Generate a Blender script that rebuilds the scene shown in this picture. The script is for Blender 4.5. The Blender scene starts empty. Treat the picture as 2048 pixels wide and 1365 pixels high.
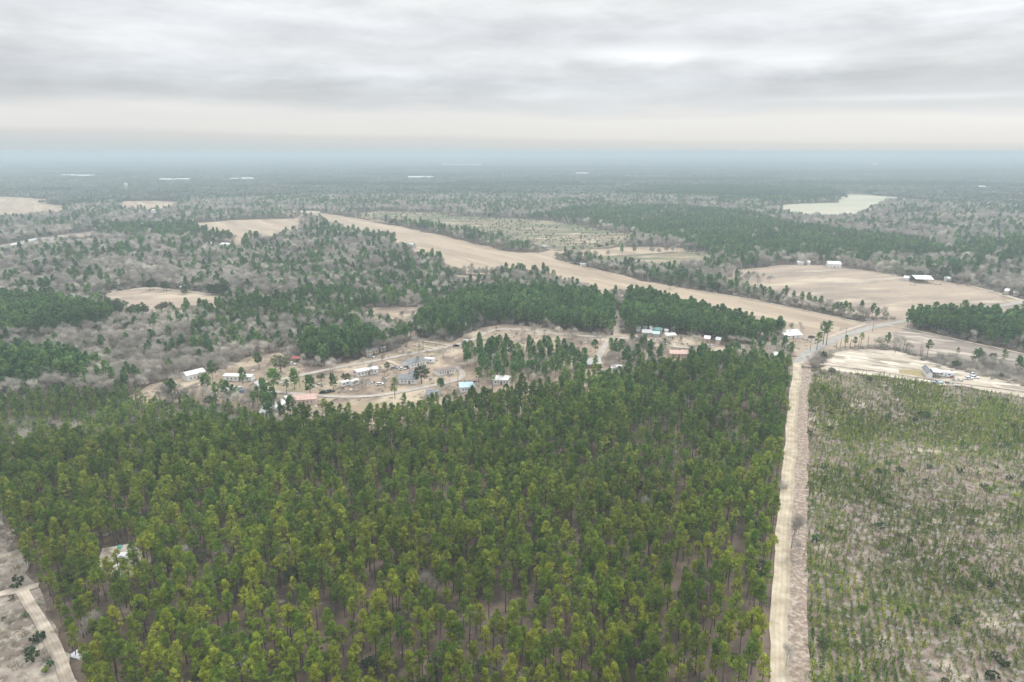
import bpy, math, random
import numpy as np
from mathutils import Vector
from mathutils.geometry import tessellate_polygon

# ------------------------------------------------------------------ camera
F = 1365.3; CX, CY = 1024.0, 682.5; HOR = 304.0; HC = 120.0
PITCH = math.atan((CY - HOR) / F)
C = bpy.context.scene.collection
scene = bpy.context.scene
cd = bpy.data.cameras.new("camera"); cam = bpy.data.objects.new("camera", cd); C.objects.link(cam)
cam.location = (0, 0, HC); cam.rotation_euler = (math.pi / 2 - PITCH, 0, 0)
cd.sensor_width = 36; cd.lens = 36 * F / 2048; cd.clip_start = 1; cd.clip_end = 120000
scene.camera = cam
cp, sp = math.cos(PITCH), math.sin(PITCH)

def G(u, v):
    """photo pixel of a spot on the ground -> ground position in metres"""
    a = (u - CX) / F; b = -(v - CY) / F
    dy = cp + b * sp; dz = -sp + b * cp
    t = -HC / min(dz, -1e-4)
    return (a * t, dy * t)

def proj(x, y, z=0.0):
    """ground position -> photo pixel, depth (numpy)"""
    dz = z - HC
    depth = y * cp - dz * sp
    up = y * sp + dz * cp
    return CX + F * x / depth, CY - F * up / depth, depth

def tb(u, vt, h=15):          # far edge hidden behind tree tops: row of the trees' feet
    return (u, HOR + (vt - HOR) * HC / (HC - h))

# ------------------------------------------------------------------ world, sun
SUN_EL, SUN_AZ = math.radians(50), math.radians(35)   # azimuth clockwise from +Y
w = bpy.data.worlds.new("World"); scene.world = w; w.use_nodes = True
nt = w.node_tree; N = nt.nodes; L = nt.links; N.clear()
def nd(t, **k):
    n = N.new(t)
    for a, b in k.items(): setattr(n, a, b)
    return n
def mth(op, a, b=None, c=None, clamp=False):
    n = nd('ShaderNodeMath', operation=op); n.use_clamp = clamp
    for i, s in enumerate((a, b, c)):
        if s is None: continue
        if isinstance(s, (int, float)): n.inputs[i].default_value = s
        else: L.new(s, n.inputs[i])
    return n.outputs[0]
out = nd('ShaderNodeOutputWorld'); bg = nd('ShaderNodeBackground'); bg.inputs[1].default_value = 0.1
L.new(bg.outputs[0], out.inputs[0])
tc = nd('ShaderNodeTexCoord'); sx = nd('ShaderNodeSeparateXYZ'); L.new(tc.outputs['Generated'], sx.inputs[0])
X, Y, Z = sx.outputs
def skynoise(ax, ay, az, off, detail, rough, dist):
    c = nd('ShaderNodeCombineXYZ')
    L.new(mth('MULTIPLY_ADD', X, ax, off), c.inputs[0]); L.new(mth('MULTIPLY', Y, ay), c.inputs[1]); L.new(mth('MULTIPLY', Z, az), c.inputs[2])
    n = nd('ShaderNodeTexNoise'); n.inputs['Scale'].default_value = 1; n.inputs['Detail'].default_value = detail
    n.inputs['Roughness'].default_value = rough; n.inputs['Distortion'].default_value = dist
    L.new(c.outputs[0], n.inputs['Vector']); return n.outputs['Fac']
def sstep(x, a, b):
    n = nd('ShaderNodeMapRange', interpolation_type='SMOOTHSTEP')
    n.inputs['From Min'].default_value = a; n.inputs['From Max'].default_value = b; L.new(x, n.inputs['Value']); return n.outputs[0]
n1 = skynoise(3.6, 1.5, 19, 3.1, 3, .5, .3)
n2 = skynoise(8, 3, 34, 11.7, 7, .60, .25)
n3 = skynoise(2.6, 1.2, 17, 7.3, 5, .58, .2)
zz = mth('MULTIPLY', mth('ADD', mth('ADD', Z, mth('MULTIPLY', X, 0.016)), mth('MULTIPLY', mth('SUBTRACT', n1, .5), mth('MULTIPLY', sstep(Z, .01, .06), .055))), 4.0)
cr = nd('ShaderNodeValToRGB'); L.new(zz, cr.inputs[0]); e = cr.color_ramp
stops = [(0, (.53, .58, .60)), (.058, (.61, .62, .62)), (.085, (.70, .695, .685)), (.17, (.73, .725, .715)), (.235, (.62, .64, .66)),
         (.36, (.60, .62, .65)), (.46, (.70, .71, .72)), (.60, (.68, .69, .71)), (.75, (.78, .785, .785)), (1.0, (.70, .71, .73))]
while len(e.elements) > 1: e.elements.remove(e.elements[0])
e.elements[0].position = 0; e.elements[0].color = (*stops[0][1], 1)
for p, c in stops[1:]:
    q = e.elements.new(p); q.color = (*c, 1)
up = sstep(Z, .03, .09)
gain = mth('ADD', 1.0, mth('MULTIPLY', up, mth('MULTIPLY', mth('SUBTRACT', n2, .5), .60)))
gain = mth('ADD', gain, mth('MULTIPLY', up, mth('MULTIPLY', mth('SUBTRACT', n3, .5), .62)))
gain = mth('MULTIPLY', gain, mth('ADD', 1.0, mth('MULTIPLY', sstep(Z, .21, .6), 1.5)))
def blob(u, v, ru, rv):      # a brighter or darker part of the cloud sheet in a given direction
    el = math.atan((CY - v) / F) - PITCH; az = math.atan((u - CX) / (F * math.cos(PITCH)))
    x0 = math.sin(az) * math.cos(el); z0 = math.sin(el)
    dx = mth('MULTIPLY', mth('SUBTRACT', X, x0), F / ru); dz = mth('MULTIPLY', mth('SUBTRACT', Z, z0), F / rv)
    dz = mth('ADD', dz, mth('MULTIPLY', mth('SUBTRACT', n2, .5), 2.6)); dx = mth('ADD', dx, mth('MULTIPLY', mth('SUBTRACT', n1, .5), 2.0))
    d = mth('ADD', mth('MULTIPLY', dx, dx), mth('MULTIPLY', dz, dz))
    g = mth('POWER', 2.718, mth('MULTIPLY', d, -1.0))
    return mth('MULTIPLY', g, mth('GREATER_THAN', Y, 0))
for (u, v, ru, rv, a) in ((1240, 115, 120, 14, .30), (1530, 140, 90, 22, .28), (800, 148, 110, 10, .12), (1850, 150, 330, 45, -.13),
                          (620, 190, 420, 32, -.07), (160, 70, 260, 40, .06), (1700, 40, 300, 30, .12), (1440, 14, 160, 16, -.10),
                          (1080, 190, 160, 8, .10), (1750, 208, 220, 5, .16), (1900, 250, 400, 26, .07)):
    gain = mth('ADD', gain, mth('MULTIPLY', blob(u, v, ru, rv), a))
vm = nd('ShaderNodeVectorMath', operation='SCALE'); L.new(cr.outputs[0], vm.inputs[0]); L.new(mth('MULTIPLY', gain, 8.15), vm.inputs['Scale'])
sky = nd('ShaderNodeTexSky', sky_type='NISHITA'); sky.sun_disc = False; sky.sun_elevation = SUN_EL; sky.sun_rotation = SUN_AZ
mx = nd('ShaderNodeMix', data_type='RGBA'); mx.inputs[0].default_value = .93
L.new(sky.outputs[0], mx.inputs[6]); L.new(vm.outputs[0], mx.inputs[7]); L.new(mx.outputs[2], bg.inputs[0])

sd = bpy.data.lights.new("sun", 'SUN'); sd.energy = 1.5; sd.angle = math.radians(11); sd.color = (1, .95, .87)
so = bpy.data.objects.new("sun", sd); C.objects.link(so); so.location = (0, 0, 400)
so.rotation_euler = Vector((-math.sin(SUN_AZ) * math.cos(SUN_EL), -math.cos(SUN_AZ) * math.cos(SUN_EL), -math.sin(SUN_EL))).to_track_quat('-Z', 'Y').to_euler()
scene.view_settings.view_transform = 'Standard'; scene.view_settings.look = 'None'; scene.view_settings.exposure = 0.48
cy = scene.cycles; cy.max_bounces = 5; cy.diffuse_bounces = 3; cy.glossy_bounces = 1; cy.transmission_bounces = 2; cy.volume_bounces = 1; cy.transparent_max_bounces = 4

# ------------------------------------------------------------------ helpers
R = random.Random(7); rng = np.random.default_rng(11)
def tag(o, label=None, cat=None, group=None, kind=None):
    for k, v in (('label', label), ('category', cat), ('group', group), ('kind', kind)):
        if v: o[k] = v
    return o

def mesh_np(name, V, faces_tri, mats, mi=None, tint=None, smooth=False):
    V = np.asarray(V, np.float32).reshape(-1, 3); T = np.asarray(faces_tri, np.int32).reshape(-1, 3)
    me = bpy.data.meshes.new(name); me.vertices.add(len(V)); me.vertices.foreach_set('co', V.ravel())
    me.loops.add(len(T) * 3); me.loops.foreach_set('vertex_index', T.ravel()); me.polygons.add(len(T))
    me.polygons.foreach_set('loop_start', np.arange(0, len(T) * 3, 3, dtype=np.int32))
    for m in mats: me.materials.append(m)
    if mi is not None: me.polygons.foreach_set('material_index', np.asarray(mi, np.int32))
    if tint is not None:
        at = me.attributes.new('tint', 'FLOAT', 'POINT'); at.data.foreach_set('value', np.asarray(tint, np.float32))
    if smooth: me.polygons.foreach_set('use_smooth', np.ones(len(T), bool))
    me.update(calc_edges=True); return me

class MB:
    def __init__(s): s.v = []; s.f = []
    def add(s, vs, fs):
        b = len(s.v); s.v += [tuple(p) for p in vs]; s.f += [tuple(i + b for i in q) for q in fs]; return s
    def box(s, x0, x1, y0, y1, z0, z1):
        return s.add([(x0, y0, z0), (x1, y0, z0), (x1, y1, z0), (x0, y1, z0), (x0, y0, z1), (x1, y0, z1), (x1, y1, z1), (x0, y1, z1)],
                     [(0, 3, 2, 1), (4, 5, 6, 7), (0, 1, 5, 4), (1, 2, 6, 5), (2, 3, 7, 6), (3, 0, 4, 7)])
    def prism(s, prof, x0, x1):     # profile in (y, z) extruded along x
        n = len(prof)
        vs = [(x0, y, z) for y, z in prof] + [(x1, y, z) for y, z in prof]
        return s.add(vs, [tuple(range(n))[::-1], tuple(range(n, 2 * n))] + [(i, (i + 1) % n, (i + 1) % n + n, i + n) for i in range(n)])
    def tube(s, a, b, ra, rb, n=6):
        a = Vector(a); b = Vector(b); d = (b - a).normalized(); p = d.orthogonal().normalized(); q = d.cross(p)
        vs = []
        for c, r in ((a, ra), (b, rb)):
            vs += [c + (p * math.cos(t) + q * math.sin(t)) * r for t in [2 * math.pi * i / n for i in range(n)]]
        return s.add(vs, [(i, (i + 1) % n, (i + 1) % n + n, i + n) for i in range(n)] + [tuple(range(n))[::-1], tuple(range(n, 2 * n))])
    def build(s, name, mat, parent=None, smooth=False):
        me = bpy.data.meshes.new(name); me.from_pydata(s.v, [], s.f); me.materials.append(mat); me.update()
        if smooth: me.polygons.foreach_set('use_smooth', [True] * len(me.polygons))
        o = bpy.data.objects.new(name, me); C.objects.link(o)
        if parent: o.parent = parent
        return o
def empty(name, x, y, rz=0, z=0):
    o = bpy.data.objects.new(name, None); C.objects.link(o); o.location = (x, y, z); o.rotation_euler = (0, 0, rz); o.empty_display_size = 1; return o

# ---- numpy value noise
def _h(ix, iy, s):
    n = (ix.astype(np.int64) * 374761393 + iy.astype(np.int64) * 668265263 + s * 1442695041) & 0x7fffffff
    n = ((n ^ (n >> 13)) * 1274126177) & 0x7fffffff
    return ((n ^ (n >> 16)) & 0xffff) / 65535.0
def vnoise(x, y, sc, seed=0):
    x = np.asarray(x, float) / sc; y = np.asarray(y, float) / sc
    ix = np.floor(x); iy = np.floor(y); fx = x - ix; fy = y - iy; fx = fx * fx * (3 - 2 * fx); fy = fy * fy * (3 - 2 * fy)
    a = _h(ix, iy, seed); b = _h(ix + 1, iy, seed); c = _h(ix, iy + 1, seed); d = _h(ix + 1, iy + 1, seed)
    return (a * (1 - fx) + b * fx) * (1 - fy) + (c * (1 - fx) + d * fx) * fy
def fbm(x, y, sc, seed=0, o=3):
    t = 0; a = .5; s = 0
    for i in range(o):
        t = t + a * vnoise(x, y, sc / 2 ** i, seed + i * 17); s += a; a *= .5
    return t / s
def inpoly(x, y, poly):
    x = np.asarray(x); y = np.asarray(y); r = np.zeros(x.shape, bool); n = len(poly); j = n - 1
    for i in range(n):
        xi, yi = poly[i]; xj, yj = poly[j]
        if yi != yj:
            r ^= ((yi > y) != (yj > y)) & (x < (xj - xi) * (y - yi) / (yj - yi) + xi)
        j = i
    return r
def GP(poly): return [G(u, v) for u, v in poly]

# ------------------------------------------------------------------ materials
def newmat(name):
    m = bpy.data.materials.new(name); m.use_nodes = True; n = m.node_tree; b = n.nodes['Principled BSDF']
    b.inputs['Specular IOR Level'].default_value = .2; b.inputs['Roughness'].default_value = .9
    return m, n, b
def simple(name, col, rough=.6, noise=.12, sc=.8, metal=0, spec=.3):
    m, n, b = newmat(name); b.inputs['Roughness'].default_value = rough; b.inputs['Metallic'].default_value = metal; b.inputs['Specular IOR Level'].default_value = spec
    g = n.nodes.new('ShaderNodeTexCoord'); t = n.nodes.new('ShaderNodeTexNoise'); t.inputs['Scale'].default_value = sc; t.inputs['Detail'].default_value = 5
    n.links.new(g.outputs['Object'], t.inputs['Vector'])
    r = n.nodes.new('ShaderNodeValToRGB'); r.color_ramp.elements[0].position = .3; r.color_ramp.elements[1].position = .7
    r.color_ramp.elements[0].color = (*[c * (1 - noise) for c in col], 1); r.color_ramp.elements[1].color = (*[min(1, c * (1 + noise)) for c in col], 1)
    n.links.new(t.outputs['Fac'], r.inputs[0]); n.links.new(r.outputs[0], b.inputs['Base Color']); return m
def ground_mat(name, layers, rot=0, stretch=(1, 1), bump=.25, bs=.6):
    """layers: first = base colour; others = (colour, noise scale, lo, hi, detail)"""
    m, n, b = newmat(name); g = n.nodes.new('ShaderNodeNewGeometry'); mp = n.nodes.new('ShaderNodeMapping')
    n.links.new(g.outputs['Position'], mp.inputs[0]); mp.vector_type = 'TEXTURE'; mp.inputs['Rotation'].default_value = (0, 0, rot); mp.inputs['Scale'].default_value = (1 / stretch[0], 1 / stretch[1], 1)
    cur = None
    for i, (col, sc, lo, hi, det) in enumerate(layers[1:]):
        t = n.nodes.new('ShaderNodeTexNoise'); t.inputs['Scale'].default_value = sc; t.inputs['Detail'].default_value = det; t.inputs['Roughness'].default_value = .62
        ad = n.nodes.new('ShaderNodeVectorMath'); ad.operation = 'ADD'; ad.inputs[1].default_value = (i * 37.3, i * 17.1, i * 5.7)
        n.links.new(mp.outputs[0], ad.inputs[0]); n.links.new(ad.outputs[0], t.inputs['Vector'])
        mr = n.nodes.new('ShaderNodeMapRange'); mr.inputs['From Min'].default_value = lo; mr.inputs['From Max'].default_value = hi; n.links.new(t.outputs['Fac'], mr.inputs['Value'])
        mx = n.nodes.new('ShaderNodeMix'); mx.data_type = 'RGBA'; n.links.new(mr.outputs[0], mx.inputs[0])
        if cur is None: mx.inputs[6].default_value = (*layers[0], 1)
        else: n.links.new(cur, mx.inputs[6])
        mx.inputs[7].default_value = (*col, 1); cur = mx.outputs[2]
    n.links.new(cur, b.inputs['Base Color'])
    t = n.nodes.new('ShaderNodeTexNoise'); t.inputs['Scale'].default_value = bs; t.inputs['Detail'].default_value = 8; n.links.new(g.outputs['Position'], t.inputs['Vector'])
    bp = n.nodes.new('ShaderNodeBump'); bp.inputs['Strength'].default_value = bump; bp.inputs['Distance'].default_value = .5
    n.links.new(t.outputs['Fac'], bp.inputs['Height']); n.links.new(bp.outputs[0], b.inputs['Normal']); return m
def leaf_mat(name, c1, c2, c3, warm=None, trans=.25):
    """foliage: colour differs from tree to tree (object random), by stand (noise over the tree's place) and from clump to clump (tint)"""
    m, n, b = newmat(name); N = n.nodes; L = n.links
    oi = N.new('ShaderNodeObjectInfo'); at = N.new('ShaderNodeAttribute'); at.attribute_name = 'tint'
    r = N.new('ShaderNodeValToRGB'); L.new(oi.outputs['Random'], r.inputs[0]); e = r.color_ramp.elements
    e[0].color = (*c1, 1); e[1].color = (*c3, 1); q = r.color_ramp.elements.new(.5); q.color = (*c2, 1)
    t = N.new('ShaderNodeTexNoise'); t.inputs['Scale'].default_value = .018; t.inputs['Detail'].default_value = 3; L.new(oi.outputs['Location'], t.inputs['Vector'])
    mr = N.new('ShaderNodeMapRange'); mr.inputs['From Min'].default_value = .36; mr.inputs['From Max'].default_value = .64; mr.inputs['To Min'].default_value = .78; mr.inputs['To Max'].default_value = 1.25; L.new(t.outputs['Fac'], mr.inputs['Value'])
    ma = N.new('ShaderNodeMath'); ma.operation = 'MULTIPLY'; L.new(mr.outputs[0], ma.inputs[0]); L.new(at.outputs['Fac'], ma.inputs[1])
    vs = N.new('ShaderNodeVectorMath'); vs.operation = 'SCALE'; L.new(r.outputs[0], vs.inputs[0]); L.new(ma.outputs[0], vs.inputs['Scale'])
    col = vs.outputs[0]
    if warm:   # needles yellower in nearer rows: partly own hue, partly haze gradient put into colour
        sx = N.new('ShaderNodeSeparateXYZ'); L.new(oi.outputs['Location'], sx.inputs[0])
        m2 = N.new('ShaderNodeMapRange'); m2.inputs['From Min'].default_value = 330; m2.inputs['From Max'].default_value = 150; L.new(sx.outputs[1], m2.inputs['Value'])
        mm = N.new('ShaderNodeMix'); mm.data_type = 'RGBA'; mm.blend_type = 'MULTIPLY'; L.new(m2.outputs[0], mm.inputs[0]); L.new(col, mm.inputs[6]); mm.inputs[7].default_value = (*warm, 1); col = mm.outputs[2]
    L.new(col, b.inputs['Base Color'])
    tr = N.new('ShaderNodeBsdfTranslucent'); L.new(col, tr.inputs[0]); ms = N.new('ShaderNodeMixShader'); ms.inputs[0].default_value = trans
    L.new(b.outputs[0], ms.inputs[1]); L.new(tr.outputs[0], ms.inputs[2]); L.new(ms.outputs[0], N['Material Output'].inputs[0])
    b.inputs['Roughness'].default_value = .75
    return m
M = {}
M['pine'] = leaf_mat('pine_needles', (.075, .16, .048), (.14, .235, .062), (.235, .31, .08), warm=(1.42, 1.14, .52), trans=.32)
M['pine2'] = leaf_mat('green_pine_needles', (.078, .17, .066), (.12, .23, .08), (.20, .31, .10), trans=.35)
M['young'] = leaf_mat('young_pine_needles', (.07, .15, .028), (.18, .28, .045), (.42, .44, .09), trans=.35)
M['dark'] = leaf_mat('broad_evergreen_leaves', (.040, .075, .032), (.065, .105, .045), (.12, .15, .075), trans=.3)
M['twig'] = leaf_mat('bare_twigs', (.32, .29, .25), (.46, .425, .37), (.64, .60, .53), trans=.15)
M['olive'] = leaf_mat('half_bare_oak_crowns', (.15, .17, .11), (.20, .22, .145), (.27, .27, .19), trans=.2)
M['farwood'] = leaf_mat('far_hardwood_crowns', (.12, .145, .115), (.17, .185, .15), (.235, .235, .20), trans=.1)
M['farpine'] = leaf_mat('far_pine_crowns', (.045, .085, .045), (.06, .105, .05), (.08, .125, .06), trans=.2)
M['brush'] = leaf_mat('dry_brush', (.22, .17, .12), (.30, .25, .19), (.36, .36, .20), trans=.2)
M['bark'] = simple('pine_bark', (.10, .075, .06), .95, .35, 2)
M['gbark'] = simple('grey_bark', (.34, .30, .27), .95, .25, 2)
M['floor'] = ground_mat('woodland_floor', [(.115, .085, .062), ((.19, .145, .112), .03, .45, .6, 6), ((.07, .055, .042), .12, .45, .60, 6), ((.24, .195, .155), .35, .62, .72, 5)])
M['clear'] = ground_mat('cutover_ground', [(.215, .165, .135), ((.10, .10, .05), .06, .47, .57, 7), ((.40, .34, .27), .08, .55, .64, 8), ((.27, .235, .215), .6, .50, .60, 5), ((.55, .48, .39), .35, .66, .74, 5), ((.09, .07, .055), .25, .60, .70, 6)], stretch=(.8, 1), bump=.8)
M['cut2'] = ground_mat('far_cutover_ground', [(.215, .18, .115), ((.11, .135, .07), .008, .47, .58, 5), ((.42, .34, .25), .03, .54, .62, 9), ((.085, .085, .05), .09, .52, .62, 8)], stretch=(.45, 1.5), bump=.6)
M['tan'] = ground_mat('tan_field', [(.37, .295, .215), ((.27, .21, .155), .02, .44, .60, 8), ((.46, .38, .275), .03, .54, .66, 8), ((.235, .19, .14), .07, .58, .70, 9), ((.41, .34, .25), .35, .52, .7, 5)], rot=2.16, stretch=(.16, 1.6), bump=.5)
M['rose'] = ground_mat('dry_pasture', [(.345, .275, .21), ((.245, .20, .16), .013, .46, .58, 8), ((.46, .39, .29), .025, .54, .64, 9), ((.21, .175, .14), .09, .58, .68, 9), ((.42, .36, .28), .3, .58, .70, 6)], rot=.25, stretch=(.4, 1.3), bump=.6)
M['gray'] = ground_mat('grey_fallow', [(.275, .235, .20), ((.20, .17, .145), .03, .44, .58, 8), ((.44, .385, .31), .06, .55, .62, 9), ((.18, .15, .125), .3, .58, .7, 6)], rot=-.5, stretch=(.35, 1.4), bump=.5)
M['sand'] = ground_mat('pale_sand', [(.45, .395, .315), ((.25, .215, .17), .10, .48, .57, 9), ((.62, .55, .455), .12, .52, .60, 9), ((.30, .26, .21), .5, .56, .66, 7)], rot=-.5, stretch=(.5, 1.5), bump=.6)
M['yard'] = ground_mat('village_ground', [(.29, .225, .165), ((.43, .36, .265), .03, .5, .60, 8), ((.185, .145, .115), .05, .50, .59, 9), ((.25, .225, .13), .018, .58, .68, 6), ((.47, .41, .32), .16, .60, .68, 8)], bump=.6)
M['green'] = ground_mat('pale_cream_field', [(.37, .36, .265), ((.44, .40, .31), .004, .45, .6, 5), ((.31, .32, .23), .01, .5, .65, 5)], stretch=(.4, 1.5))
M['lawn'] = ground_mat('dry_lawn', [(0.288, 0.240, 0.120), ((0.240, 0.192, 0.120), .1, .5, .65, 6), ((0.336, 0.288, 0.160), .2, .5, .65, 6)])
M['scrub'] = ground_mat('scrub_ground', [(0.267, 0.227, 0.188), ((0.157, 0.130, 0.104), .05, .46, .56, 7), ((0.439, 0.395, 0.304), .09, .54, .64, 7), ((0.314, 0.286, 0.240), .4, .52, .62, 6)], bump=.6)
M['wall_w'] = simple('white_siding', (.72, .72, .70), .5, .06)
M['wall_c'] = simple('cream_siding', (.62, .56, .42), .6, .08)
M['wall_p'] = simple('pinkish_siding', (.58, .46, .40), .6, .08)
M['wall_b'] = simple('brown_wood', (.22, .15, .10), .8, .2)
M['wall_g'] = simple('grey_siding', (.40, .40, .38), .6, .1)
M['wall_t'] = simple('teal_siding', (.10, .30, .28), .5, .1)
M['roof_w'] = simple('white_metal_roof', (.66, .66, .65), .45, .16)
M['roof_g'] = simple('grey_shingles', (.20, .21, .215), .9, .2)
M['roof_l'] = simple('pale_grey_roof', (.44, .45, .44), .8, .15)
M['roof_r'] = simple('faded_red_roof', (.50, .34, .29), .6, .15)
M['roof_red'] = simple('red_roof', (.34, .09, .08), .5, .1)
M['roof_b'] = simple('light_blue_roof', (.38, .53, .60), .5, .1)
M['roof_m'] = simple('mint_roof', (.42, .58, .52), .5, .1)
M['roof_n'] = simple('brown_shingles', (.22, .18, .16), .9, .2)
M['roof_t'] = simple('teal_roof', (.16, .32, .30), .5, .1)
M['glass'] = simple('window_glass', (.03, .035, .04), .08, .1, spec=.6)
M['door'] = simple('door_paint', (.16, .10, .07), .5, .1)
M['tyre'] = simple('tyre_rubber', (.02, .02, .02), .9, .1)
M['rim'] = simple('steel_rim', (.4, .4, .4), .3, .05, metal=.7)
M['wood'] = simple('weathered_pole', (.20, .16, .13), .9, .2)
M['tarp_w'] = simple('white_tarp', (.72, .73, .74), .5, .12, 1.5)
M['tarp_t'] = simple('teal_tarp', (.12, .42, .38), .5, .12, 1.5)

# ------------------------------------------------------------------ land cover, traced as spots on the ground
OPEN = {}   # name -> (ground polygon)
strip = [(560, 428), (640, 426), (720, 438), (745, 443), (813, 456), (880, 470), (939, 485), (1018, 504), (1076, 506), (1107, 499), (1134, 504), (1233, 495), (1281, 494), (1366, 497),
         (1374, 503), (1315, 507), (1213, 512), (1107, 517), (1147, 529), (1226, 546), (1314, 567), (1402, 582), (1489, 596), (1577, 614), (1650, 630), (1731, 648),
         (1655, 675), (1622, 694), (1600, 690), (1575, 672), tb(1525, 626), tb(1489, 613), tb(1425, 596), tb(1358, 582), tb(1290, 567), tb(1233, 558), tb(1180, 548), tb(1124, 540), tb(1086, 524),
         tb(1040, 519), tb(990, 519), tb(940, 518), tb(891, 514), tb(884, 498), tb(860, 494), tb(835, 495), tb(800, 496), tb(786, 489), tb(828, 486), tb(822, 473), tb(780, 460), tb(734, 453), tb(690, 447), (640, 446)]
clearcut = [(720, 436), (700, 427), (760, 423), (880, 426), (898, 432), (1000, 436), (1100, 442), (1180, 455), (1250, 468), (1278, 476), (1262, 489), (1233, 494), (1134, 503), (1112, 497), (1080, 502), (1030, 494), (985, 482), (900, 466), (850, 457), (813, 450), (745, 443)]
cutsmall = [(1140, 519), (1213, 513), (1315, 508), (1374, 504), (1410, 503), (1424, 512), (1405, 535), (1330, 545), (1250, 538), (1180, 528)]
pasture = [(1425, 552), (1470, 541), (1500, 537), (1548, 531), (1600, 530), (1655, 531), (1684, 535), (1745, 543), (1811, 555), (1880, 561), (1969, 579), (2011, 592), (2048, 603), (2250, 640), (2250, 650),
           (2048, 640), (1900, 642), (1819, 640), (1758, 637), (1705, 629), (1600, 608), (1513, 588), (1440, 573)]
fallow = [(1616, 715), (1655, 690), (1700, 673), (1771, 656), (1800, 655), (1864, 667), (1943, 686), (2048, 708), (2300, 758), (2300, 790), (2048, 728), (1911, 712), (1850, 714), (1785, 694), (1748, 689), (1679, 698), (1640, 712), (1622, 735), (1606, 735)]
sandlot = [(1634, 740), (1663, 707), (1690, 701), (1727, 699), (1785, 701), (1837, 713), (1903, 734), (1969, 750), (2048, 771), (2300, 835), (2300, 850), (2048, 795), (1890, 771), (1758, 753)]
lawn = [(1797, 740), (1850, 741), (1848, 755), (1800, 750)]
saplings = [(1617, 745), (1634, 740), (1758, 753), (1890, 771), (2048, 795), (2300, 852), (2900, 1000), (2900, 1800), (1660, 1800), (1618, 1365), (1613, 1048)]
village = [(255, 795), (300, 770), (375, 754), (440, 742), (490, 716), (560, 706), (600, 724), (632, 738), (700, 724), (790, 700), (830, 676), (905, 684), (960, 656), (1010, 648), (1060, 654), (1227, 671), (1230, 640), (1229, 620), (1237, 620), (1241, 668),
           (1290, 664), (1350, 668), (1420, 680), (1500, 690), (1560, 680), (1590, 672), (1625, 690), (1600, 720), (1590, 745), (1575, 755), (1450, 768), (1300, 784), (1200, 802), (1080, 822), (950, 845), (850, 858), (750, 868), (640, 862), (560, 845), (460, 812), (340, 805), (300, 812)]
fieldw = [(173, 597), (203, 591), (269, 577), (303, 574), (366, 582), (461, 592), (455, 606), (430, 624), (366, 630), (330, 640), (240, 645), (200, 620)]
g2 = [(383, 447), (461, 441), (492, 440), (608, 437), tb(600, 447), tb(560, 458), tb(547, 462), tb(478, 466), tb(444, 457), tb(400, 453)]
g3 = [(-200, 392), (0, 393), (109, 399), (112, 404), (85, 407), (150, 412), tb(120, 418), tb(40, 424), (-200, 440)]
g4 = [(222, 403), (300, 402), (362, 405), tb(340, 412), tb(290, 411), tb(246, 409)]
g5 = [(437, 426), (485, 423), (485, 431), (440, 432)]
g6 = [(-200, 505), (0, 490), (126, 470), (190, 462), (190, 474), (120, 487), (0, 515), (-200, 530)]
g8 = [(250, 455), (325, 450), (330, 458), (255, 462)]
hgreen = [(1530, 413), (1600, 408), (1676, 406), (1676, 389), (1717, 390), (1790, 394), (1881, 404), (1870, 410), (1775, 406), tb(1720, 418), tb(1693, 424), tb(1594, 422)]
houseyard = [(1165, 571), (1240, 584), (1237, 594), (1200, 606), (1160, 592)]
scrub = [(-600, 980), (-100, 1010), (5, 1030), (28, 1080), (62, 1160), (80, 1178), (118, 1262), (156, 1365), (230, 1600), (230, 1800), (-900, 1800), (-900, 980)]
roadside = [(1596, 730), (1598, 700), (1622, 686), (1655, 670), (1731, 643), (1800, 638), (1835, 636), (1830, 644), (1800, 662), (1785, 696), (1748, 694), (1679, 703), (1640, 722), (1622, 735)]
hedge = [(1785, 690), (1850, 712), (1911, 710), (2048, 726), (2300, 788), (2300, 838), (2048, 772), (1969, 751), (1903, 735), (1837, 714)]
camp1 = [(205, 1098), (262, 1088), (285, 1105), (275, 1150), (215, 1160), (195, 1128)]
yards = [[(150, 470), (200, 468), (205, 480), (160, 484)], [(405, 488), (485, 488), (490, 505), (410, 503)], [(520, 492), (560, 495), (555, 512), (515, 508)],
         [(600, 500), (650, 502), (648, 513), (610, 514)], [(520, 590), (575, 590), (570, 612), (525, 610)], [(745, 615), (840, 615), (850, 645), (760, 648), (720, 632)],
         [(790, 652), (830, 652), (835, 672), (785, 678)], [(745, 535), (800, 538), (790, 546), (740, 545)], [(900, 550), (990, 555), (1000, 572), (920, 570)], [(60, 555), (115, 553), (110, 568), (60, 570)],
         [(820, 480), (828, 482), (835, 500), (780, 503), (790, 490)], [(2000, 590), (2048, 600), (2048, 612), (2000, 600)]]
far_open = [[(112, 351), (185, 353), (185, 357), (112, 355)], [(750, 331), (795, 331), (795, 334), (750, 334)], [(880, 329), (966, 329), (966, 333.5), (880, 333)], [(890, 337), (945, 337), (945, 339), (890, 339)],
            [(810, 355), (870, 355), (870, 360), (810, 360)], [(1150, 347), (1185, 347), (1185, 351), (1150, 351)], [(310, 360), (382, 360), (382, 364), (310, 364)], [(440, 359), (508, 359), (508, 364), (440, 364)],
            [(1340, 404), (1415, 404), (1420, 410), (1340, 410)], [(1945, 374), (2020, 378), (2020, 383), (1945, 379)], [(1265, 438), (1300, 436), (1305, 446), (1265, 446)], [(560, 421), (640, 423), (640, 427), (560, 426)],
            [(1220, 340), (1260, 340), (1260, 342), (1220, 342)], [(1240, 354), (1330, 354), (1330, 357), (1240, 357)], [(1100, 362), (1160, 362), (1160, 364), (1100, 364)]]
bare_clumps = [((1478, 562), 38, 12)]
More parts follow.
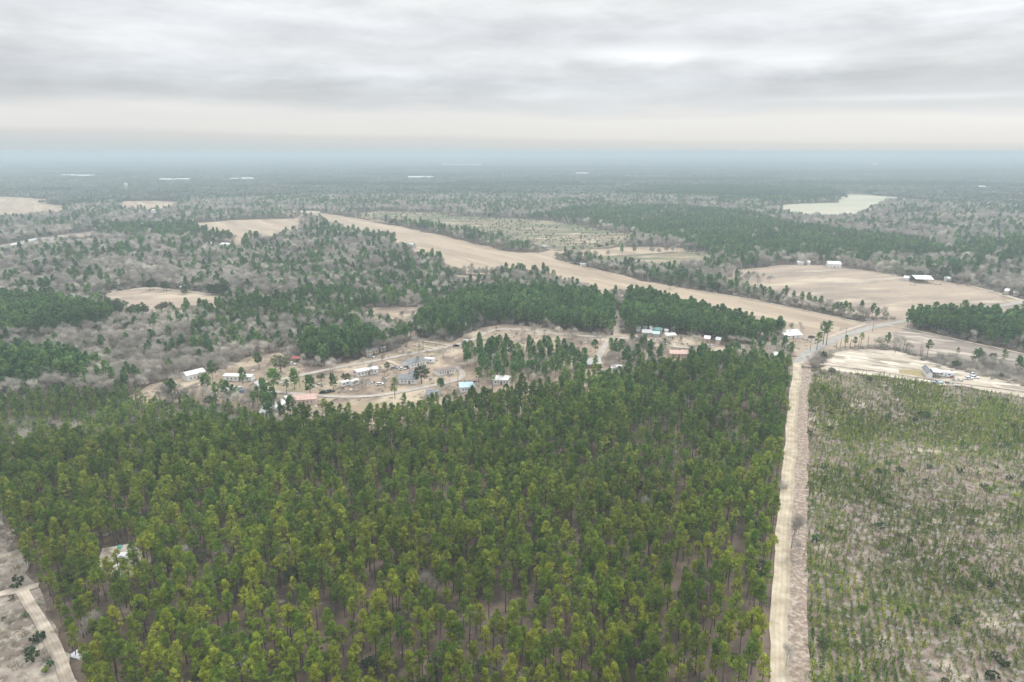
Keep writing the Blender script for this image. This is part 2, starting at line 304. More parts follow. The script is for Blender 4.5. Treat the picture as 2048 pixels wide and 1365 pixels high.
road_strip = [(1530, 1500), (1536, 1365), (1558, 1048), (1587, 735), (1592, 722), (1622, 722), (1622, 745), (1613, 1048), (1618, 1365), (1630, 1800), (1500, 1800)]
OPENP = [GP(p) for p in (strip, clearcut, cutsmall, pasture, fallow, sandlot, saplings, village, fieldw, g2, g3, g4, g5, g6, g8, hgreen, houseyard, scrub, camp1, road_strip, roadside, hedge)] + [GP(p) for p in yards + far_open]

P1 = [(156, 1365), (118, 1262), (80, 1178), (62, 1160), (28, 1080), (5, 1030), (-100, 1010), (-600, 980), (-600, 920), (0, 908), (150, 902), (300, 890), (400, 880), (530, 876), (600, 866), (750, 850), (850, 838), (950, 821), (1080, 794),
      (1200, 776), (1300, 757), (1450, 740), (1560, 752), (1583, 738), (1588, 745), (1556, 1048), (1534, 1365), (1500, 1800), (240, 1800), (232, 1600)]
PINES = [  # (polygon, share of pines, height, kind of pine, spacing)
    ([(1795, 652), (1820, 641), (1900, 643), (2048, 648), (2300, 655), (2300, 745), (2048, 696), (1943, 681), (1864, 667)], .88, 15.5, 'green'),
    ([(1240, 640), (1260, 600), (1290, 592), (1360, 600), (1430, 615), (1500, 630), (1570, 655), (1582, 672), (1560, 683), (1500, 690), (1420, 682), (1350, 668), (1290, 664), (1246, 668)], .97, 16.5, 'green'),
    ([(1000, 648), (1060, 655), (1159, 668), (1228, 671), (1228, 620), (1180, 598), (1100, 590), (1000, 590), (930, 600), (880, 625), (850, 655), (905, 672), (950, 655)], .88, 16.5, 'green'),
    ([(780, 695), (830, 675), (905, 684), (950, 660), (900, 640), (850, 645), (800, 670)], .8, 16, 'green'),
    ([(592, 722), (640, 732), (700, 724), (770, 706), (770, 690), (700, 682), (620, 690)], .92, 16, 'green'),
    ([(545, 655), (600, 648), (680, 652), (760, 642), (850, 622), (880, 600), (800, 590), (650, 595), (560, 605)], .55, 14.5, 'green'),
    ([(-100, 690), (0, 684), (80, 676), (150, 668), (235, 645), (190, 628), (80, 612), (-100, 606)], .95, 15, 'green'),
    ([(-100, 802), (0, 796), (60, 786), (150, 768), (205, 745), (150, 728), (80, 718), (-100, 716)], .75, 15, 'green'),
    ([(430, 625), (460, 612), (520, 605), (560, 612), (540, 632), (480, 640)], .7, 13, 'green'),
    ([(640, 452), (734, 458), (830, 475), (850, 500), (760, 505), (640, 490), (600, 470)], .38, 13, 'green'),
    ([(470, 500), (650, 490), (800, 505), (880, 530), (900, 560), (1100, 560), (1180, 600), (900, 600), (600, 600), (480, 560)], .20, 13.5, 'green'),
    ([(180, 462), (330, 460), (440, 468), (520, 478), (520, 492), (400, 488), (240, 480), (190, 475)], .6, 14, 'green'),
    ([(1050, 440), (1150, 420), (1330, 416), (1500, 430), (1560, 450), (1700, 470), (1860, 490), (1900, 515), (1780, 522), (1690, 518), (1560, 518), (1440, 512), (1290, 478), (1262, 468), (1180, 453), (1100, 441)], .985, 10, 'green'),
    ([(1300, 378), (1500, 376), (1676, 387), (1676, 405), (1536, 410), (1420, 402), (1300, 396)], .97, 12, 'green'),
    ([(1900, 490), (2100, 500), (2100, 545), (2000, 530), (1920, 520)], .6, 13, 'green'),
    ([(1876, 535), (1960, 545), (1950, 552), (1870, 545)], .9, 11, 'green'),
    ([(1200, 500), (1280, 480), (1420, 506), (1500, 520), (1460, 530), (1424, 512), (1400, 503), (1366, 496), (1290, 490)], .35, 12, 'green'),
    ([(1395, 578), (1440, 572), (1513, 588), (1600, 608), (1705, 630), (1790, 645), (1731, 648), (1577, 614), (1489, 596)], .42, 13, 'green'),
    ([(813, 450), (900, 466), (985, 482), (1030, 494), (1078, 506), (1018, 504), (939, 485), (813, 456)], .45, 12.5, 'green'),
    ([(1107, 517), (1140, 519), (1180, 528), (1250, 540), (1330, 548), (1400, 560), (1420, 583), (1314, 567), (1226, 546)], .35, 12, 'green'),
]
PINES = [(GP(a), b, c, d) for a, b, c, d in PINES]
YOUNG = GP([(-600, 915), (-200, 800), (0, 802), (150, 788), (255, 796), (300, 812), (460, 815), (560, 848), (530, 888), (400, 880), (300, 888), (0, 908)])
VGROVES = [(GP(a), b) for a, b in (([(925, 716), (980, 700), (1060, 700), (1150, 712), (1150, 748), (1090, 764), (1000, 768), (935, 745)], .6),
    ([(1225, 706), (1260, 697), (1300, 697), (1340, 708), (1450, 722), (1500, 708), (1560, 702), (1584, 712), (1578, 752), (1450, 768), (1300, 782), (1215, 795), (1205, 750)], .28),
    ([(1155, 722), (1175, 726), (1180, 770), (1150, 765)], .5), ([(540, 800), (420, 790), (300, 800), (330, 806), (460, 812), (560, 845), (640, 860), (560, 828)], .35), ([(650, 745), (675, 742), (672, 752), (652, 755)], .0))]

# ------------------------------------------------------------------ ground sheets
def sheet(name, poly, mat, z, jit=.006, label=None):
    pts = GP(poly); o = []
    rr = random.Random(name)
    for i in range(len(pts)):
        a = Vector(pts[i]); b = Vector(pts[(i + 1) % len(pts)]); d = (b - a).length; dist = max(80, (a + b).length / 2); st = dist * .02
        n = max(1, min(40, int(d / st))); nr = Vector((-(b - a).y, (b - a).x)).normalized() if d else Vector((0, 1))
        for k in range(n): o.append(a.lerp(b, k / n) + nr * (rr.gauss(0, dist * jit) if k else 0))
    v3 = [Vector((p.x, p.y, z)) for p in o]
    T = tessellate_polygon([v3]); fs = []
    for t in T:
        a, b, c = (v3[i] for i in t)
        fs.append(t if (b - a).cross(c - a).z > 0 else t[::-1])
    me = bpy.data.meshes.new(name); me.from_pydata([tuple(p) for p in v3], [], fs); me.materials.append(mat); me.update()
    ob = bpy.data.objects.new(name, me); C.objects.link(ob); return tag(ob, label, name.replace('_', ' '), kind='structure')
# main ground: one graded grid to the horizon
gr = np.concatenate([-np.geomspace(30000, 60, 40), np.linspace(-40, 40, 5), np.geomspace(60, 30000, 40)])
gx, gy = np.meshgrid(gr, gr); n = len(gr); Vg = np.stack([gx.ravel(), gy.ravel(), np.zeros(n * n)], 1)
ii = np.arange(n * n).reshape(n, n); a = ii[:-1, :-1].ravel(); b = ii[:-1, 1:].ravel(); c = ii[1:, 1:].ravel(); d = ii[1:, :-1].ravel()
go = bpy.data.objects.new('ground', mesh_np('ground', Vg, np.concatenate([np.stack([a, b, c], 1), np.stack([a, c, d], 1)]), [M['floor']])); C.objects.link(go)
tag(go, 'flat brown woodland ground reaching to the horizon', 'ground', kind='structure')
z = .03
for nm, p, m, lb in (('field', strip, 'tan', 'long tan mown field running from the far left to the paved road'), ('clearing', clearcut, 'cut2', 'brown green cutover land beyond the tan field'), ('clearing', cutsmall, 'cut2', 'small scrubby cutover behind the tree line'),
                  ('pasture', pasture, 'rose', 'wide pinkish brown pasture at right'), ('field', fallow, 'gray', 'grey fallow field beside the paved road'), ('sand_lot', sandlot, 'sand', 'pale sandy lot with a small house'),
                  ('clearing', saplings, 'clear', 'replanted cutover ground right of the dirt road'), ('village_ground', village, 'yard', 'tan ground between the village houses'), ('field', fieldw, 'rose', 'small field at left with a pale road'),
                  ('field', g2, 'tan', None), ('field', g3, 'tan', None), ('field', g4, 'tan', None), ('field', g5, 'tan', None), ('parking_ground', g6, 'gray', None), ('field', g8, 'tan', None), ('field', hgreen, 'green', 'pale green field far right'),
                  ('yard', houseyard, 'rose', None), ('scrubland', scrub, 'scrub', 'sandy scrubland at lower left'), ('sand_patch', camp1, 'sand', None), ('scrubland', hedge, 'scrub', 'brushy ground between sandy lot and fallow field'), ('grass_verge', roadside, 'rose', 'dry grass beside the paved road')):
    sheet(nm, p, M[m], z, label=lb, jit=.004 if len(p) > 6 else .002); z += .006
for p in yards + far_open: sheet('yard' if p in yards else 'bare_ground', p, M['yard' if p in yards else 'sand'], z, jit=.002); z += .004
sheet('lawn', lawn, M['lawn'], z, jit=.001); z += .01

def road_mat(name, base, dark, pale, tracks=True, fleck=0):
    m, n, b = newmat(name); N = n.nodes; L = n.links
    uv = N.new('ShaderNodeUVMap'); sx = N.new('ShaderNodeSeparateXYZ'); L.new(uv.outputs[0], sx.inputs[0])
    g = N.new('ShaderNodeNewGeometry')
    def noise(sc, det, vec=None):
        t = N.new('ShaderNodeTexNoise'); t.inputs['Scale'].default_value = sc; t.inputs['Detail'].default_value = det; L.new(vec or g.outputs['Position'], t.inputs['Vector']); return t.outputs['Fac']
    r = N.new('ShaderNodeValToRGB'); r.color_ramp.elements[0].position = .35; r.color_ramp.elements[1].position = .65
    r.color_ramp.elements[0].color = (*dark, 1); r.color_ramp.elements[1].color = (*pale, 1); q = r.color_ramp.elements.new(.5); q.color = (*base, 1)
    L.new(noise(.25 if not fleck else .9, 7), r.inputs[0]); col = r.outputs[0]
    if tracks:
        ma = N.new('ShaderNodeMath'); ma.operation = 'MULTIPLY_ADD'; L.new(noise(.09, 4), ma.inputs[0]); ma.inputs[1].default_value = .42; L.new(sx.outputs[0], ma.inputs[2])
        rr = N.new('ShaderNodeValToRGB'); L.new(ma.outputs[0], rr.inputs[0]); e = rr.color_ramp.elements
        e[0].position = .16; e[0].color = (.6, .6, .6, 1); e[1].position = 1.05; e[1].color = (.6, .6, .6, 1)
        for p, v in ((.26, 1), (.38, .90), (.47, .78), (.55, 1.0), (.66, .93), (.74, .74), (.82, 1), (.95, .85)): x = rr.color_ramp.elements.new(p); x.color = (v, v, v, 1)
        mm = N.new('ShaderNodeMix'); mm.data_type = 'RGBA'; mm.blend_type = 'MULTIPLY'; mm.inputs[0].default_value = .6; L.new(col, mm.inputs[6]); L.new(rr.outputs[0], mm.inputs[7]); col = mm.outputs[2]
    L.new(col, b.inputs['Base Color']); return m
def ribbon(name, pts, width, mat, z, label, px=True, edge=.06):
    P = [Vector(G(u, v)) if px else Vector((u, v)) for u, v in pts]
    # resample
    Q = []
    for i in range(len(P) - 1):
        d = (P[i + 1] - P[i]).length; k = max(1, int(d / 6)); Q += [P[i].lerp(P[i + 1], j / k) for j in range(k)]
    Q.append(P[-1])
    for _ in range(6): Q = [Q[0]] + [(Q[i - 1] + Q[i] * 2 + Q[i + 1]) / 4 for i in range(1, len(Q) - 1)] + [Q[-1]]
    vs = []; fs = []; uvs = []; dist = 0; rr = random.Random(label)
    for i, p in enumerate(Q):
        t = (Q[min(i + 1, len(Q) - 1)] - Q[max(i - 1, 0)]).normalized(); nr = Vector((t.y, -t.x)); wd = width / 2
        if i: dist += (p - Q[i - 1]).length
        p = p + nr * (.35 * math.sin(dist * .045) + .2 * math.sin(dist * .13 + 1))
        for s in (-1, 1): q = p + nr * s * wd * (1 + rr.gauss(0, edge)); vs.append((q.x, q.y, z)); uvs.append(((s + 1) / 2, dist))
        if i: k = 2 * i; fs.append((k - 2, k - 1, k + 1, k))
    me = bpy.data.meshes.new(name); me.from_pydata(vs, [], fs); me.materials.append(mat); ul = me.uv_layers.new(name='UVMap')
    for l in me.loops: ul.data[l.index].uv = uvs[l.vertex_index]
    me.update(); o = bpy.data.objects.new(name, me); C.objects.link(o); return tag(o, label, 'road' if 'road' in name or 'street' in name else name.replace('_', ' '), kind='structure')
M['dirt'] = road_mat('dirt_road', (.49, .42, .31), (.39, .325, .235), (.58, .51, .385))
M['verge'] = road_mat('churned_verge', (.275, .22, .175), (.20, .155, .12), (.42, .355, .29), tracks=False, fleck=1)
M['asph'] = road_mat('old_asphalt', (.32, .305, .275), (.27, .255, .23), (.36, .345, .315), tracks=False)
M['path'] = road_mat('sandy_track', (0.448, 0.384, 0.304), (0.352, 0.288, 0.224), (0.512, 0.448, 0.368), tracks=True)
M['street'] = road_mat('village_street', (0.384, 0.344, 0.304), (0.336, 0.296, 0.256), (0.440, 0.400, 0.352), tracks=False)
def W(u1, u2, v): return abs(G(u1, v)[0] - G(u2, v)[0])
ROADS = []
def road(*a, **k):
    ROADS.append(([G(u, v) for u, v in a[1]], a[2])); return ribbon(*a, **k)
Z0 = z + .01
road('verge', [(1606, 1800), (1596, 1365), (1599, 1048), (1604, 850), (1612, 738)], 4.9, M['verge'], Z0, 'reddish churned verge along the right side of the dirt road', edge=.03)
road('dirt_road', [(1545, 1800), (1555, 1365), (1570, 1048), (1571, 1000), (1583, 860), (1595, 722)], 4.6, M['dirt'], Z0 + 0.0050, 'straight pale dirt road with wheel tracks', edge=.06)
road('paved_road', [(1594, 727), (1600, 718), (1625, 699), (1658, 684), (1701, 669), (1744, 655), (1787, 647), (1815, 641), (1860, 634), (1995, 614), (2048, 604), (2150, 590)], 6.2, M['asph'], Z0 + 0.0100, 'pale grey paved road running to the right', edge=.01)
road('dirt_track', [(1655, 676), (1690, 662), (1731, 649)], 3.5, M['path'], Z0 + 0.0150, 'pale track along the end of the tan field')
road('dirt_track', [(1731, 648), (1650, 631), (1577, 615), (1489, 597), (1402, 583)], 3.0, M['path'], Z0 + 0.0200, 'pale line along the far edge of the tan field')
road('dirt_track', [(1600, 726), (1640, 729), (1760, 742), (1850, 758), (1890, 764), (2048, 782), (2200, 812)], 3.2, M['path'], Z0 + 0.0250, 'sandy track crossing the pale lot')
road('dirt_track', [(1760, 648), (1864, 668), (1943, 687), (2048, 709), (2200, 742)], 2.5, M['path'], Z0 + 0.0300, 'pale track at the foot of the right pine block')
road('dirt_track', [(2048, 603), (2011, 592), (1969, 579), (1940, 572)], 6, M['path'], Z0 + 0.0350, 'sandy lane at the pasture edge')
road('village_street', [(560, 760), (632, 745), (707, 730), (793, 715), (847, 704), (905, 694), (960, 680), (966, 662), (1000, 655), (1039, 660), (1092, 667), (1150, 673), (1225, 676), (1260, 677), (1300, 682)], 3.6, M['street'], Z0 + 0.0400, 'grey village street behind the houses', edge=.03)
road('village_street', [(500, 778), (555, 785), (605, 790), (686, 796), (767, 795), (815, 783), (858, 773), (901, 767), (954, 756), (922, 743), (912, 735)], 3.4, M['street'], Z0 + 0.0450, 'pale village street in front of the houses', edge=.03)
road('village_street', [(1222, 678), (1212, 692), (1200, 706), (1195, 725)], 4, M['street'], Z0 + 0.0500, 'short village street bending down to the wood', edge=.03)
road('dirt_track', [(1232, 674), (1231, 650), (1232, 625)], 4.5, M['path'], Z0 + 0.0550, 'dirt firebreak between two pine blocks')
road('dirt_track', [(825, 690), (873, 698)], 2.4, M['path'], Z0 + 0.0600, 'short driveway off the back street')
road('dirt_track', [(838, 682), (870, 684), (901, 692)], 2.4, M['path'], Z0 + 0.0650, 'second driveway off the back street')
road('dirt_track', [(775, 722), (800, 735), (815, 738)], 3, M['path'], Z0 + 0.0700, 'driveway to the grey roofed house')
road('dirt_track', [(1290, 692), (1352, 692), (1397, 700), (1450, 705)], 3.6, M['path'], Z0 + 0.0750, 'track past the cream house')
road('dirt_track', [(-80, 1207), (0, 1194), (38, 1184), (78, 1172)], 3.0, M['path'], Z0 + 0.0800, 'sandy track entering from the left edge')
road('dirt_track', [(46, 1184), (76, 1230), (101, 1270), (141, 1358), (175, 1450), (215, 1600)], 2.9, M['path'], Z0 + 0.0850, 'sandy track leading down beside the stand')
road('dirt_track', [(203, 592), (269, 578), (303, 577), (366, 584), (461, 593)], 5, M['path'], Z0 + 0.0900, 'pale road along the top of the left field')
road('dirt_track', [(690, 446), (640, 438), (560, 432)], 5, M['path'], Z0 + 0.0950, 'far end of the tan field lane')
road('dirt_track', [(900, 430), (930, 425), (940, 422)], 7, M['path'], Z0 + 0.1000, 'far pale lane at the cutover')
road('dirt_track', [(1107, 499), (1134, 504), (1092, 498)], 6, M['path'], Z0 + 0.1050, 'drive to the house by the tan field')

# ------------------------------------------------------------------ vegetation meshes
def leaves(cent, rad, n, size, aspect, tint, r, flat=.75, up=.5):
    """n small triangles in a puff; returns verts, tints"""
    th = r.uniform(0, 2 * np.pi, n); cz = r.uniform(-1, 1, n); rr = rad * r.uniform(.35, 1, n) ** .6; s = np.sqrt(1 - cz ** 2)
    d = np.stack([np.cos(th) * s, np.sin(th) * s, cz], 1); p = cent + d * rr[:, None] * np.array([1, 1, flat])
    ax = d + r.normal(0, .6, (n, 3)) + np.array([0, 0, up]); ax /= np.linalg.norm(ax, axis=1)[:, None]
    sd = np.cross(ax, r.normal(0, 1, (n, 3))); sd /= np.linalg.norm(sd, axis=1)[:, None]
    L_ = size * r.uniform(.7, 1.35, n)[:, None]; w_ = L_ * aspect
    V = np.stack([p - ax * L_ * .5 - sd * w_ * .5, p - ax * L_ * .5 + sd * w_ * .5, p + ax * L_ * .5], 1)
    t = np.repeat(tint * r.uniform(.8, 1.2, n), 3); return V.reshape(-1, 3), t
def tubes(segs, n=5):
    V = []; T = []
    for (a, b, ra, rb) in segs:
        a = np.array(a, float); b = np.array(b, float); d = b - a; d /= (np.linalg.norm(d) + 1e-9)
        p = np.cross(d, [0.3, .9, .1] if abs(d[2]) > .8 else [0, 0, 1]); p /= np.linalg.norm(p); q = np.cross(d, p)
        k = np.arange(n) * 2 * np.pi / n; ring = np.cos(k)[:, None] * p + np.sin(k)[:, None] * q; o = sum(len(x) for x in V)
        V.append(a + ring * ra); V.append(b + ring * rb)
        for i in range(n): j = (i + 1) % n; T += [(o + i, o + j, o + n + j), (o + i, o + n + j, o + n + i)]
    return np.concatenate(V), np.array(T)
def pack(parts):   # leaf parts -> verts, tris, tint
    V = np.concatenate([p[0] for p in parts]); t = np.concatenate([p[1] for p in parts]); return V, np.arange(len(V)).reshape(-1, 3), t

def pine_geo(seed, H=17, cb=.45, Rr=2.9, nc=64, nl=26, ls=.55, asp=.35, lean=.02, conical=.4):
    r = np.random.default_rng(seed); lx, ly = r.normal(0, lean, 2) * H
    def axis(t): return np.array([lx * t * t, ly * t * t, H * t])
    segs = [(axis(t0) if t0 else np.array([0, 0, -.2]), axis(t1), .20 * (1 - t0 * .85), .20 * (1 - t1 * .85)) for t0, t1 in ((0, .3), (.3, .6), (.6, .8), (.8, .97))]
    parts = []; side = r.uniform(0, 2 * np.pi)
    for i in range(nc):
        t = cb + (1 - cb) * r.uniform(0, 1) ** .85; k = (t - cb) / (1 - cb)
        prof = math.sqrt(max(0, math.sin(math.pi * (.12 + .86 * k)))) * (1 - conical * k)
        th = r.uniform(0, 2 * np.pi); rad = Rr * prof * r.uniform(.25, 1) ** .6 * (1 + .25 * math.cos(th - side))
        c = axis(t) + np.array([math.cos(th) * rad, math.sin(th) * rad, rad * .12 + r.normal(0, .2)])
        parts.append(leaves(c, r.uniform(.5, .9) * (Rr / 2.6) ** .5, nl, ls, asp, r.uniform(.55, 1.45), r))
        if rad > .8: segs.append((axis(max(.1, t - .04)), c, .05, .02))
    # a few dead snags below the crown
    for i in range(5):
        t = r.uniform(min(.25, cb * .6), cb); th = r.uniform(0, 6.28); l = r.uniform(.5, 1.6); segs.append((axis(t), axis(t) + np.array([math.cos(th) * l, math.sin(th) * l, -.1]), .03, .01))
    return tubes(segs, 5), pack(parts)
def bare_geo(seed, H=12, Rr=4.5, tw=900, tlen=1.3, tww=.07):
    r = np.random.default_rng(seed); segs = []; tips = []
    def grow(p, d, l, rad, lev):
        q = p + d * l; segs.append((p, q, rad, rad * .68))
        if lev >= 4 or l < .6: tips.append((q, d)); return
        for k in range(3 if lev < 3 else 2):
            nd_ = d + r.normal(0, .46, 3) + np.array([0, 0, .12]); nd_ /= np.linalg.norm(nd_); grow(q, nd_, l * r.uniform(.62, .85), rad * .6, lev + 1)
        tips.append((q, d))
    grow(np.array([0, 0, -.2]), np.array([0, 0, 1.]), H * .27, .24, 0)
    P = np.array([t[0] for t in tips]); s = np.array([Rr / max(1, np.percentile(np.hypot(P[:, 0], P[:, 1]), 85)), 0, 0])[0]
    hz = H * .93 / P[:, 2].max(); segs = [(np.array(a) * [s, s, hz], np.array(b) * [s, s, hz], x, y) for a, b, x, y in segs]; P = P * [s, s, hz]
    idx = r.integers(0, len(P), tw); p = P[idx] + r.normal(0, .65, (tw, 3)) * [1, 1, .8]
    ax = (p - np.array([0, 0, H * .4])); ax /= np.linalg.norm(ax, axis=1)[:, None]; ax = ax + r.normal(0, .55, (tw, 3)) + [0, 0, .3]; ax /= np.linalg.norm(ax, axis=1)[:, None]
    sd_ = np.cross(ax, r.normal(0, 1, (tw, 3))); sd_ /= np.linalg.norm(sd_, axis=1)[:, None]; L_ = tlen * r.uniform(.6, 1.4, tw)[:, None]
    V = np.stack([p - sd_ * tww / 2, p + sd_ * tww / 2, p + ax * L_], 1).reshape(-1, 3)
    return tubes(segs, 4), (V, np.arange(len(V)).reshape(-1, 3), np.repeat(r.uniform(.75, 1.2, tw), 3))
def round_geo(seed, H=10, Rr=4, nc=60, nl=26, ls=.6):
    r = np.random.default_rng(seed); parts = []; segs = [(np.array([0, 0, -.2]), np.array([0, 0, H * .5]), .25, .15)]
    for i in range(nc):
        th = r.uniform(0, 6.28); cz = r.uniform(-.75, 1); s = math.sqrt(1 - cz * cz); k = r.uniform(.55, 1)
        c = np.array([math.cos(th) * s * Rr * k, math.sin(th) * s * Rr * k, H * .55 + cz * H * .38 * k]); parts.append(leaves(c, r.uniform(.7, 1.2) * Rr / 4, nl, ls, .5, r.uniform(.65, 1.35), r))
        if i % 4 == 0: segs.append((np.array([0, 0, H * .3]), c, .08, .03))
    return tubes(segs, 5), pack(parts)
def sapling_geo(seed, H=2.4, Rr=.55, n=70, nb=9):
    r = np.random.default_rng(seed); parts = []
    for i in range(nb):
        t = (i + .6) / nb; th = r.uniform(0, 6.28); rad = Rr * (1 - .75 * t) * r.uniform(.2, 1)
        parts.append(leaves(np.array([math.cos(th) * rad, math.sin(th) * rad, H * t]), .32 * (1.15 - .6 * t), n // nb, .34, .32, r.uniform(.7, 1.35), r, up=1.2))
    return tubes([(np.array([0, 0, -.1]), np.array([0, 0, H]), .05, .02)], 4), pack(parts)
def tuft_geo(seed, H=.8, Rr=.8, n=60, w=.05):
    r = np.random.default_rng(seed); th = r.uniform(0, 6.28, n); ra = Rr * r.uniform(0, 1, n) ** .5
    p = np.stack([np.cos(th) * ra, np.sin(th) * ra, np.zeros(n)], 1); ax = np.stack([np.cos(th) * r.uniform(0, .8, n), np.sin(th) * r.uniform(0, .8, n), r.uniform(.4, 1, n)], 1) * H
    sd_ = np.cross(ax, r.normal(0, 1, (n, 3))); sd_ /= np.linalg.norm(sd_, axis=1)[:, None]
    V = np.stack([p - sd_ * w, p + sd_ * w, p + ax], 1).reshape(-1, 3)
    return tubes([(np.array([0, 0, -.1]), np.array([0, 0, H * .5]), .03, .01)], 3), (V, np.arange(len(V)).reshape(-1, 3), np.repeat(r.uniform(.7, 1.25, n), 3))

class Proto:
    """trunk mesh + crown mesh for single trees, and both joined for the scattered mass"""
    def __init__(s, name, geo, bark, leaf):
        (tv, tt), (lv, lt, ti) = geo
        s.trunk = mesh_np(name + '_trunk', tv, tt, [bark], tint=np.ones(len(tv))); s.crown = mesh_np(name + '_crown', lv, lt, [leaf], tint=ti)
        s.joined = mesh_np(name, np.concatenate([tv, lv]), np.concatenate([tt, lt + len(tv)]), [bark, leaf], mi=[0] * len(tt) + [1] * len(lt), tint=np.concatenate([np.ones(len(tv)), ti]))
        s.H = float(lv[:, 2].max())
PR = {}
PR['pine'] = [Proto('pine', pine_geo(100 + i, H=h, cb=cb, Rr=rr_, nc=nc, nl=32, ls=.5, conical=cn), M['bark'], M['pine']) for i, (h, cb, rr_, nc, cn) in enumerate(
    ((13.5, .50, 2.15, 50, .25), (14.3, .42, 2.25, 62, .4), (13, .55, 1.75, 34, .2), (14, .38, 2.05, 56, .5), (12.4, .48, 2.5, 60, .2), (14.8, .58, 2.0, 42, .3)))]
PR['green'] = [Proto('green_pine', pine_geo(200 + i, H=h, cb=cb, Rr=rr_, nc=nc, nl=16, ls=.9, asp=.5, conical=cn), M['bark'], M['pine2']) for i, (h, cb, rr_, nc, cn) in enumerate(
    ((15.2, .38, 3.1, 80, .2), (16, .32, 3.2, 90, .35), (14.5, .44, 2.9, 74, .15), (15.5, .30, 3.0, 90, .4)))]
PR['bare'] = [Proto('bare_tree', bare_geo(300 + i, H=h, Rr=rr_, tw=1200, tlen=1.5, tww=.085), M['gbark'], M['twig']) for i, (h, rr_) in enumerate(((12, 4.2), (10.5, 4.6), (13, 3.8), (11, 3.5), (9.5, 4.4)))]
PR['round'] = [Proto('round_evergreen', round_geo(400 + i, H=h, Rr=rr_), M['bark'], M['dark']) for i, (h, rr_) in enumerate(((10, 4), (9, 4.6), (11, 3.6)))]
PR['olive'] = [Proto('half_bare_oak', round_geo(450 + i, H=h, Rr=rr_, nc=70, nl=16, ls=.55), M['gbark'], M['olive']) for i, (h, rr_) in enumerate(((10, 4.2), (8.5, 4.4), (11, 3.8)))]
PR['youngpine'] = [Proto('young_pine', pine_geo(500 + i, H=7.5, cb=.15, Rr=1.9, nc=34, nl=14, ls=.55, asp=.4, conical=.6), M['bark'], M['pine']) for i in range(3)]
PR['sapling'] = [Proto('sapling', sapling_geo(600 + i, H=h * 1.15, Rr=rr_ * 1.95, n=190, nb=14), M['bark'], M['young']) for i, (h, rr_) in enumerate(((2.6, .5), (2.0, .6), (3.0, .45), (1.6, .7), (2.3, .5)))]
PR['bush'] = [Proto('bush', round_geo(700 + i, H=h, Rr=rr_, nc=22, nl=22, ls=.4), M['bark'], M['dark']) for i, (h, rr_) in enumerate(((2.6, 1.7), (2.0, 1.4), (3.2, 1.5)))]
PR['bush'].append(Proto('bush', round_geo(710, H=2.4, Rr=1.6, nc=24, nl=26, ls=.4), M['bark'], M['young'])); PR['bush'].append(Proto('bush', round_geo(711, H=3.2, Rr=1.7, nc=26, nl=26, ls=.4), M['bark'], M['pine2']))
PR['brush'] = [Proto('brush', tuft_geo(800 + i, H=h, Rr=.9, n=70, w=.035), M['gbark'], M['brush']) for i, h in enumerate((.7, 1.1, .9))]
PR['weed'] = [Proto('weed', tuft_geo(870 + i, H=h, Rr=1.1, n=90, w=.06), M['gbark'], M['young']) for i, h in enumerate((.6, .9))]
PR['shrub'] = [Proto('bare_shrub', tuft_geo(850 + i, H=h, Rr=1.3, n=240, w=.04), M['gbark'], M['twig']) for i, h in enumerate((3.0, 4.2))]

# far groves: 40 m squares of low trees for the land beyond 1.9 km
def grove(seed, size, sp, kinds, detail):
    r = np.random.default_rng(seed); LV = []; LT = []; MI = []; n = int(size / sp)
    for i in range(n):
        for j in range(n):
            k = kinds[r.integers(0, len(kinds))]; x = (i + r.uniform(0, 1)) * sp - size / 2; y = (j + r.uniform(0, 1)) * sp - size / 2
            h = {'p': 14, 'b': 11, 'r': 10}[k] * r.uniform(.8, 1.15); rad = {'p': sp * .5, 'b': sp * .62, 'r': sp * .6}[k]
            c = np.array([x, y, h * .62]); v, t = leaves(c, 1.0, detail, 2.6 if detail > 10 else 5, .8, r.uniform(.75, 1.3), r, flat=1, up=.2)
            v = (v - c) * np.array([rad, rad, h * .34]) / 1.6 + c
            LV.append(v); LT.append(t); MI += [{'p': 0, 'b': 1, 'r': 2}[k]] * detail
    V = np.concatenate(LV); return mesh_np('grove', V, np.arange(len(V)).reshape(-1, 3), [M['farpine'], M['farwood'], M['dark']], mi=MI, tint=np.concatenate(LT))

